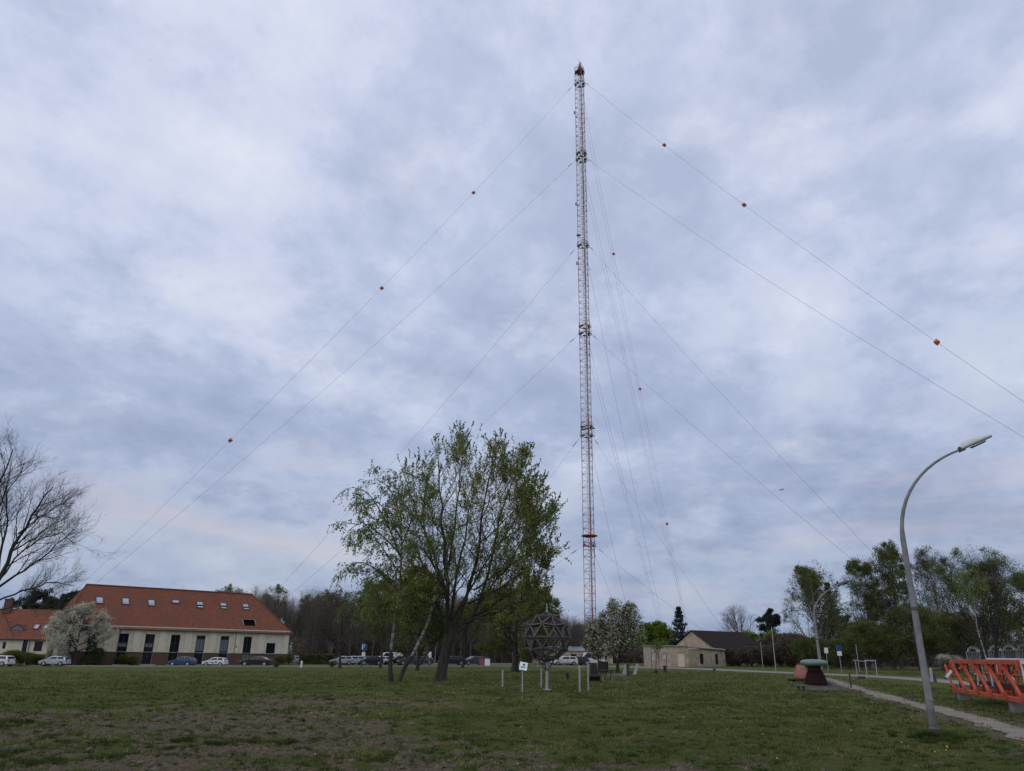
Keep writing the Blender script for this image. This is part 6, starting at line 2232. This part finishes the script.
for k, (px, py, hh, mm, lab, ln) in enumerate([(592.8, 680, 15, 'wood_dark', 'upright dark timber slab behind the low bench, left one', .06), (597.3, 680, 16, 'wood_dark', 'upright dark timber slab behind the low bench, right one', .14)]):
    x, y, z = G(px, py); h = hh * y / 853
    b = MB(); v = np.array([(-.13, -.1, 0), (.13, -.1, 0), (.13, .1, 0), (-.13, .1, 0), (-.13 - ln * h, -.08, h), (.1 - ln * h, -.08, h * 1.05), (.1 - ln * h, .08, h * 1.05), (-.13 - ln * h, .08, h)])
    b.add(v, [(0, 3, 2, 1), (4, 5, 6, 7), (0, 1, 5, 4), (1, 2, 6, 5), (2, 3, 7, 6), (3, 0, 4, 7)])
    o = b.build('timber_slab', M[mm], bevel=.01); o.location = (x, y, z); tag(o, lab, 'slab', 'upright timber slabs')


def slanted(px, py, hh, dx, wd_, label, mm='concrete'):
    x, y, z = G(px, py); h = hh * y / 853
    b = MB()
    v = np.array([(-wd_, -.25, -.05), (wd_, -.25, -.05), (wd_, .25, -.05), (-wd_, .25, -.05), (-wd_ * .8 + dx, -.2, h), (wd_ * .8 + dx, -.2, h), (wd_ * .8 + dx, .2, h), (-wd_ * .8 + dx, .2, h)])
    b.add(v, [(0, 3, 2, 1), (4, 5, 6, 7), (0, 1, 5, 4), (1, 2, 6, 5), (2, 3, 7, 6), (3, 0, 4, 7)])
    o = b.build('concrete_support', M[mm], bevel=.02); o.location = (x, y, z)
    return tag(o, label, 'concrete support', 'slanted concrete supports')


slanted(624, 675, 11, .28, .15, 'leaning concrete support left of the dark steel box')
slanted(634.5, 674.5, 10.5, .32, .13, 'leaning concrete support right of the dark steel box')
slanted(600.5, 679, 16, -.2, .13, 'weathered concrete support leaning between timber slab and table', 'concrete_dark')
x, y, z = G(628.2, 675.5)
b = MB(); b.box((0, 0, .45), (.24, .3, .9)); b.box((0, 0, .93), (.3, .36, .05)); o = b.build('steel_box', M['frame_dark'], bevel=.01); o.location = (x, y, z)
tag(o, 'narrow dark steel box between two slanted concrete supports', 'box')
x, y, z = G(617, 676.5)
b = MB(); b.box((0, 0, .1), (1.5, .3, .2)); o = b.build('concrete_beam', M['concrete_dark'], bevel=.015); o.location = (x, y, z); tag(o, 'low concrete beam lying left of the slanted supports', 'beam')
# staked saplings and stubs
for px, py, hpx, lab, mm in [(652, 672, 21, 'left pole of the staked sapling near the low house', 'wood_grey'), (659.5, 672, 21, 'right pole of the staked sapling near the low house', 'wood_grey'), (667, 671.5, 18, 'separate thin pole right of the staked sapling', 'wood_grey'),
                         (710.5, 664.5, 24, 'thin pale pole in front of the low house windows', 'galv'), (776, 672.5, 45, 'tall thin pale pole before the brown bramble bank', 'galv'), (763, 668.5, 26, 'shorter pale pole left of the tall one by the brambles', 'galv')]:
    post(px, py, hpx, lab, 'pole', .04, mm, cat='pole', group='thin poles near the low house')
for px, py, lab in [(665, 672, 'dark round bin at the foot of the separate thin pole'), (656.3, 673.5, 'small dark stump under the staked sapling'), (714.5, 670.5, 'small dark stone by the road before the brambles'), (628, 0, '')]:
    if not lab:
        continue
    x, y, z = G(px, py)
    hh = .62 if 'bin' in lab else (.34 if 'stump' in lab else .2)
    b = MB(); b.lathe([(.14, 0), (.17, .02), (.16, hh * .9), (.18, hh * .93), (.15, hh), (.02, hh + .01)], 10)
    nm = 'litter_bin' if 'bin' in lab else ('tree_stump' if 'stump' in lab else 'stone')
    o = b.build(nm, M['wood_dark']); o.location = (x, y, z); tag(o, lab, nm.replace('_', ' '))

# ------------------------------------------------------------------ insulator exhibits
x, y, z = G(817, 690.5)
ins = thing('insulator_exhibit', 'large brown porcelain insulator with a pale green disc cap on a pallet', 'insulator', (x, y, z), .15)
s = y / 805
zc_ = W(817, 665, y)[2] - z
b = MB()
b.lathe([(.38, .26), (.55, .28), (.53, .36), (.5, .44), (.5, .5), (.46, .56), (.44, .68), (.38, .8), (.32, .92), (.3, zc_ - .1), (.3, zc_)], 28)
for k in range(7):
    zz = .36 + k * .09
    b.lathe([(.3, zz), (.55 - k * .024, zz + .01), (.55 - k * .024, zz + .035), (.3, zz + .05)], 28)
b.build('porcelain_body', M['insulator'], ins, smooth=True)
b = MB(); b.lathe([(.3, zc_ - .06), (.5, zc_ - .05), (.62, zc_ + .0), (.66, zc_ + .09), (.63, zc_ + .18), (.5, zc_ + .235), (.25, zc_ + .26), (.02, zc_ + .265)], 32)
b.build('cap', M['verdigris'], ins, smooth=True)
b = MB()
for k in range(7):
    b.box((-.75 + k * .25, 0, .22), (.19, 1.15, .035))
for sy in (-.5, 0, .5):
    b.box((0, sy, .11), (1.7, .12, .17))
b.build('pallet', M['wood_grey'], ins)
b = MB(); b.box((.62, .1, .33), (.22, .5, .17)); b.box((.78, -.2, .3), (.3, .2, .1)); b.build('timber_block', M['wood_grey'], ins)
x, y, z = G(802, 681.5)
ic = thing('insulator_exhibit', 'pinkish cone-shaped insulator without disc behind the green-capped one', 'insulator', (x, y, z), .3)
hC = W(802, 663, y)[2] - z
b = MB(); b.lathe([(.5, .16), (.53, .2), (.5, .4), (.42, .62), (.32, .85), (.22, hC - .08)], 24); b.build('porcelain_body', M['pink_glaze'], ic, smooth=True)
b = MB(); b.lathe([(.24, hC - .08), (.25, hC - .02), (.2, hC), (.02, hC)], 16); b.build('top_ring', M['wood_dark'], ic)
b = MB()
for k in range(6):
    b.box((-.62 + k * .25, 0, .13), (.2, 1.1, .035))
for sy in (-.45, .45):
    b.box((0, sy, .05), (1.5, .12, .12))
b.build('pallet', M['wood_dark'], ic)


# ------------------------------------------------------------------ the orange lattice section on concrete blocks
ax, ay, az = G(958.5, 700)
nx2, ny2, nz2 = G(1011, 712)
dvx, dvy = nx2 - ax, ny2 - ay
dl_ = math.hypot(dvx, dvy)
rzT = math.atan2(dvy, dvx)
print('truss', ax, ay, nx2, ny2, dl_)
tr = thing('orange_lattice_section', 'orange painted steel mast section lying on concrete blocks at the right edge', 'mast section', (ax, ay, az), rzT)
TL = 9.5
tz0 = .36
tz1 = W(957, 661.5, ay)[2] - az
hT = tz1 - tz0
WT = 1.25  # local +y is to the right of the viewing side
b = MB()
side = 1 if True else -1
ch_ = []
for (yy_, zz_) in ((0, tz0), (0, tz1), (WT, tz0), (WT, tz1)):
    c = MB(); c.box((TL / 2 + .1 + .15 * (zz_ == tz1), yy_, zz_), (TL - .2, .14, .14)); o = c.build('chord', M['orange'], tr, bevel=.008)
pan = 1.75
NPn = int(TL / pan)
for k in range(NPn + 1):
    xk = k * pan
    for yy_ in (0, WT):
        vt = MB(); vt.box((xk + .45 * (yy_ == 0), yy_ + .06 * (yy_ == 0), (tz0 + tz1) / 2), (.07, .05, hT - .15)); vt.build('vertical_bar', M['orange_shade'], tr)  # dark colour paints in the shade of the far side
        if k < NPn:
            br = MB(); s1_, s2_ = (tz1, tz0) if yy_ == 0 else (tz0, tz1)
            br.bar((xk + .03, yy_ - .04 * (yy_ == 0) + .04 * (yy_ > 0), s1_), (xk + pan - .03, yy_ - .04 * (yy_ == 0) + .04 * (yy_ > 0), s2_), .06 if yy_ == 0 else .05, 4)
            br.bar((xk + .03, WT + .04, tz1), (xk + pan - .03, WT + .04, tz0), .04, 4)
            br.build('diagonal_bar', M['orange'], tr)
    for zz_ in (tz0, tz1):
        vt = MB(); vt.box((xk, WT / 2, zz_), (.05, WT - .11, .05)); vt.build('cross_bar', M['orange'], tr)
# end frame: bolted flange plates and a short pointed nose
b = MB()
for yy_ in (0, WT):
    for zz_ in (tz0,):
        b.box((-.22, yy_, zz_), (.03, .2, .2)); b.box((-.26, yy_, zz_), (.03, .2, .2))
b.build('flange_plates', M['orange'], tr)
b = MB()
ns = np.array([-.8, -.12, (tz0 + tz1) / 2 + .12])
for yy_ in (0, WT):
    for zz_ in (tz0, tz1):
        b.bar((-.3, yy_, zz_), ns, .04, 5)
for k in range(4):
    b.box(ns + np.array([.1 + k * .12, .0, .12 - k * .09]), (.04, .06, .34), rot=np.array(Matrix.Rotation(R_(-25), 3, 'Y')))
b.build('end_bracket', M['orange'], tr)
for k in range(NPn + 1):
    for zz_ in (tz0, tz1):
        g_ = MB(); g_.box((k * pan + .12, -.085, zz_ + (.1 if zz_ == tz0 else -.1)), (.34, .014, .24))
        for bx_ in (-.1, 0, .1):
            g_.bar((k * pan + .12 + bx_, -.085, zz_ + (.1 if zz_ == tz0 else -.1)), (k * pan + .12 + bx_, -.105, zz_ + (.1 if zz_ == tz0 else -.1)), .018, 6)
        g_.build('gusset_plate', M['orange'], tr)
    g_ = MB(); g_.box((k * pan + .8, WT - .0, (tz0 + tz1) / 2), (.09, .09, hT - .15)); g_.build('rear_bar', M['orange'], tr); g_ = MB(); g_.box((k * pan + .3, WT * .55, (tz0 + tz1) / 2 - .1), (.07, .07, hT * .75)); g_.build('rear_bar', M['orange'], tr)
    if k < NPn:
        g_ = MB(); g_.bar((k * pan, .06, tz0), (k * pan + pan, WT - .06, tz0), .035, 4); g_.bar((k * pan + pan, .06, tz1), (k * pan, WT - .06, tz1), .035, 4); g_.build('brace', M['orange'], tr)
g_ = MB(); g_.box((TL / 2, WT * .45, tz0 + hT * .3), (TL - .3, .05, .14)); g_.build('inner_plate', M['orange_shade'], tr)  # added bar in the darkened orange, for a denser interior
b = MB(); Rq = np.array(Matrix.Rotation(R_(-42), 3, 'Y'))
# small white plate with a blue edge hanging on the end
pc_ = np.array([-.28, -.16, tz0 + hT * .52])
b.box(pc_, (.1, .02, .42), rot=np.array(Matrix.Rotation(R_(90), 3, 'Z')) @ np.array(Matrix.Rotation(R_(42), 3, 'Y')))
o = b.build('label_plate', M['sign_white'], tr)
b = MB(); b.box(pc_ + np.array([0, 0.0, -.0]) + np.array(Matrix.Rotation(R_(90), 3, 'Z')) @ np.array(Matrix.Rotation(R_(42), 3, 'Y')) @ np.array([0, .0, -.17]), (.104, .03, .08), rot=np.array(Matrix.Rotation(R_(90), 3, 'Z')) @ np.array(Matrix.Rotation(R_(42), 3, 'Y')))
b.build('label_edge', M['sign_blue'], o)
b = MB(); xw = dl_ + 2.3
b.box((xw, -.075, (tz0 + tz1) / 2), (.09, .03, hT + .1)); b.box((xw + .3, -.085, tz1), (.6, .03, .1)); b.box((xw + .55, -.08, (tz0 + tz1) / 2 - .1), (.1, .03, hT * .8))
b.build('white_frame', M['white_paint'], tr)
b = MB()
for k, (x_, a_, l_) in enumerate([(1.0, .6, 1.0), (1.8, -.5, .9), (2.5, .8, 1.1), (3.3, -.7, 1.0), (4.1, .55, 1.0), (4.8, -.6, .9), (1.4, -.9, .7), (2.9, -.4, .8)]):
    d = np.array([math.cos(a_) * l_ / 2, .08 * (k % 3 - 1), math.sin(a_) * l_ / 2])
    c = np.array([x_, WT * (.4 + .15 * (k % 3)), tz0 + hT * (.32 + .07 * (k % 4))])
    b.bar(c - d, c + d, .035, 5)
b.build('inner_pipes', M['galv'], tr)
b = MB(); b.bar((.5, WT * .5, tz0 + .62 * hT), (TL, WT * .5, tz0 + .62 * hT), .03, 6); b.bar((.5, WT * .7, tz0 + .2), (TL, WT * .7, tz0 + .2), .05, 6); b.build('inner_rail', M['orange'], tr)
for k, xb_ in enumerate((.1, dl_ + .1, dl_ * 2)):
    b = MB(); b.box((0, -.45, .13), (.42, .36, .34))
    o = b.build('concrete_block', M['concrete_dark'], bevel=.02)
    cx_ = ax + math.cos(rzT) * xb_ - math.sin(rzT) * WT / 2; cy_ = ay + math.sin(rzT) * xb_ + math.cos(rzT) * WT / 2
    o.location = (cx_, cy_, float(gz(cx_, cy_))); o.rotation_euler.z = rzT
    tag(o, ['pale concrete block under the far end of the orange section', 'pale concrete block under the middle of the orange section', 'concrete block under the near end of the orange section'][k], 'block', 'concrete blocks under the orange section')

# ------------------------------------------------------------------ white antenna frames beyond it
def antenna(px, Y, label, Wd=2.6, H=2.0, rz=0.0):
    x, y, z = B(px, Y)
    o = thing('antenna_frame', label, 'antenna', (x, y, z), rz, 'white antenna frames at the right')
    b = MB()
    r = Wd / 2
    n_ = 12
    for sy in (0,):
        pts = [(r * math.cos(a), sy, H - .55 + .5 * math.sin(a)) for a in np.linspace(0, PI, n_)]
        b.tube(pts, .045, 5)
    b.build('arched_rim', M['aged_white'], o)
    b = MB()
    V = []
    for a in np.linspace(0, PI, n_):
        for rr_ in (0.6, 1.0):
            V.append((r * rr_ * math.cos(a), .1 + .35 * (1 - rr_), H - .55 + .5 * rr_ * math.sin(a)))
    b.add(V, [(2 * k, 2 * k + 2, 2 * k + 3, 2 * k + 1) for k in range(n_ - 1)])
    so_ = b.build('reflector', M['white_paint'], o)
    sm = so_.modifiers.new('thickness', 'SOLIDIFY'); sm.thickness = .03
    b = MB()
    for k in range(5):
        xa_ = -r + k * Wd / 5
        b.bar((xa_, .25, .1), (xa_ + Wd / 5, .25, H - .6), .018, 4); b.bar((xa_ + Wd / 5, .25, .1), (xa_, .25, H - .6), .018, 4)
    b.bar((-r, .25, H - .6), (r, .25, H - .6), .035, 5)
    b.bar((-r, .25, .1), (r, .25, .1), .035, 5)
    b.build('lattice', M['galv'], o)
    for sx in (-r, r):
        b = MB(); b.bar((sx, .25, -.1), (sx, .25, H - .5), .04, 6); b.build('leg', M['galv'], o)
    return o


for k, (px, Y, wd_, hh_, lab) in enumerate([(997, 80, 1.3, 2.7, 'white arched antenna frame just right of the young birch trunk'), (1011.5, 79, 1.3, 2.75, 'white arched antenna frame, second right of the young birch trunk'), (1026, 78, 1.35, 2.8, 'white arched antenna frame cut by the right edge'),
                                  (975, 83, 1.5, 2.6, 'leftmost white antenna frame, behind the dark tree stems')]):
    antenna(px, Y, lab, wd_, hh_, .05 * k)
x, y, z = B(1005, 40)
b = MB(); b.bar((-1.0, 0, 1.42), (3.6, -.4, 1.42), .09, 10)
for sx in (-.6, 1.2, 3.0):
    b.box((sx, -.04 * sx, .68), (.14, .2, 1.36))
o = b.build('steel_pipe', M['galv'], None); o.location = (x, y, z); tag(o, 'long grey steel pipe on low stands behind the orange section', 'pipe')

# ------------------------------------------------------------------ small frame, posts and signs by the right-hand road
x, y, z = G(872.5, 678)
fr = thing('display_frame', 'small grey rectangular frame standing by the road', 'frame', (x, y, z), .1)
s = y / 805
hF = W(872, 660.5, y)[2] - z
for sx in (-.42, .42):
    b = MB(); b.bar((sx, 0, -.1), (sx, 0, hF), .04, 6); b.build('leg', M['galv'], fr)
b = MB(); b.box((0, 0, hF), (.95, .07, .08)); b.build('crossbar', M['galv'], fr)
b = MB(); b.box((-.25, .7, hF - .06), (.05, 1.3, .05)); b.bar((-.5, 1.3, -.1), (-.5, 1.3, hF), .035, 6); b.box((-.46, 1.3, hF), (.45, .07, .07)); b.build('rear_bar', M['galv'], fr)
post(859.5, 672, 27, 'thin pale leaning post left of the small grey frame', 'thin_post', .035, 'galv', cat='post', group='thin posts by the right-hand road')
post(851.3, 688, 14.5, 'short dark marker post beside the sandy path', 'marker_post', .035, 'wood_dark', cat='post', group='thin posts by the right-hand road')
b = MB(); b.box((0, 0, .1), (.5, .3, .2)); o = b.build('stone_block', M['frame_dark'], bevel=.03); x, y, z = G(861.5, 679); o.location = (x, y, z); tag(o, 'low dark block on the road edge left of the small frame', 'block')
for px, py, hpx, lab, mm in [(924.5, 684, 10, 'short dark bollard just left of the tall lamp pole', 'frame_dark'), (932.5, 682, 13, 'short pale bollard just right of the tall lamp pole', 'galv'), (935.5, 682.5, 9, 'dark stub beside the pale bollard right of the tall lamp', 'frame_dark')]:
    post(px, py, hpx, lab, 'bollard', .09, mm, cat='bollard', group='bollards by the tall lamp')


def road_sign(px, Y, label, plates, h, name='road_sign'):
    x, y, z = B(px, Y)
    o = thing(name, label, 'sign', (x, y, z), 0, 'road signs')
    b = MB(); b.bar((0, 0, -.1), (0, 0, h), .035, 6); b.build('post', M['galv'], o)
    for (dz, w_, h_, mm) in plates:
        b = MB(); b.box((0, -.05, dz), (w_, .02, h_)); b.build('sign_plate', M[mm], o)
    return o


road_sign(826.5, 92, 'small white sign on a post behind the green-capped insulator', [(2.2, .42, .6, 'sign_white')], 2.5)
road_sign(839.5, 88, 'blue and white road sign left of the small grey frame', [(2.45, .7, .62, 'sign_blue'), (1.86, .5, .46, 'sign_white')], 2.75)
o = road_sign(363.5, 118, 'blue parking sign with white letter in front of the parked cars', [(2.75, .95, .95, 'sign_blue'), (1.75, .5, .55, 'sign_white')], 3.2)
pl_ = [c for c in o.children if c.name.startswith('sign_plate')][0]
lb = MB()   # the letter P, built of a stem and a bow
lb.box((-.2, -.066, 2.75), (.13, .012, .7))
bow = [(-.1 + .24 * math.sin(a), -.066, 2.91 + .19 * math.cos(a)) for a in np.linspace(0, PI, 9)]
for p_, q_ in zip([(-.2, -.066, 3.1)] + bow, bow + [(-.2, -.066, 2.72)]):
    lb.bar((p_[0], -.067, p_[2]), (q_[0], -.067, q_[2]), .055, 4)
lb.build('letter', M['sign_white'], pl_)
road_sign(429.5, 108, 'small pale sign left of the thick dark trunk', [(1.7, .5, .7, 'sign_white'), (1.05, .3, .25, 'sign_blue')], 2.1)
x, y, z = B(302.5, 112)
b = MB(); b.lathe([(.14, 0), (.14, .75), (.12, .82), (.02, .86)], 10); o = b.build('bollard', M['white_paint']); o.location = (x, y, z); tag(o, 'short white bollard in front of the dark hedge', 'bollard')
x, y, z = B(362.5, 116)
b = MB(); b.box((0, 0, .5), (.22, .22, 1.0)); b.box((0, 0, 1.02), (.28, .28, .05)); o = b.build('brick_pillar', M['brick']); o.location = (x, y, z); tag(o, 'short reddish pillar under the parking sign', 'pillar')
# coloured containers far behind
for px, mm, lab, nm in [(482, 'red', 'red container behind the lawn right of the thick dark trunk', 'red_container'), (487.5, 'sign_white', 'white container next to the red one', 'white_container')]:
    x, y, z = B(px, 128)
    c = thing(nm, lab, 'container', (x, y, z), .05)
    b = MB(); b.box((0, 0, .6), (.82 if 'red' in lab else .95, .7, 1.1)); b.build('bin_body', M[mm], c, bevel=.03)
    b = MB(); b.box((0, 0, 1.2), (.86 if 'red' in lab else 1.0, .76, .1)); b.build('lid', M['frame_dark' if 'white' in lab else mm], c)
# low grey sheds behind the ball
x, y, z = B(572, 176)
sh = thing('low_shed', 'long low grey shed behind the blossom trees', 'building', (x, y, z), .06)
b = MB(); b.box((0, 0, 1.3), (17, 5, 2.6)); b.build('wall', M['plaster_old'], sh)
b = MB(); b.add([(-8.8, -2.8, 2.6), (8.8, -2.8, 2.6), (8.8, 0, 3.5), (-8.8, 0, 3.5), (8.8, 2.8, 2.6), (-8.8, 2.8, 2.6)], [(0, 1, 2, 3), (3, 2, 4, 5)]); b.build('roof', M['metal_roof'], sh)
for k in range(5):
    b = MB(); b.box((-6.6 + 3.3 * k, -2.53, 1.4), (1.2, .06, 1.0)); b.build('window', M['glass'], sh)

# ------------------------------------------------------------------ small distant aircraft
p = W(781.3, 490, 900)
ac = thing('small_aircraft', 'tiny grey aircraft low in the sky right of the mast', 'aircraft', tuple(p), R_(15))
b = MB(); b.tube([(-2.6, 0, 0), (-2.2, 0, .1), (-1, 0, .2), (.6, 0, .2), (2.8, 0, .25), (3.4, 0, .3)], [.12, .45, .6, .55, .22, .1], 10); b.build('fuselage', M['galv'], ac, smooth=True)
b = MB(); b.box((-.5, 0, .75), (1.3, 9.0, .14)); b.build('wing', M['galv'], ac)
b = MB(); b.box((3.1, 0, .4), (.7, 2.8, .08)); b.box((3.2, 0, .95), (.7, .08, 1.1)); b.build('tail', M['galv'], ac)
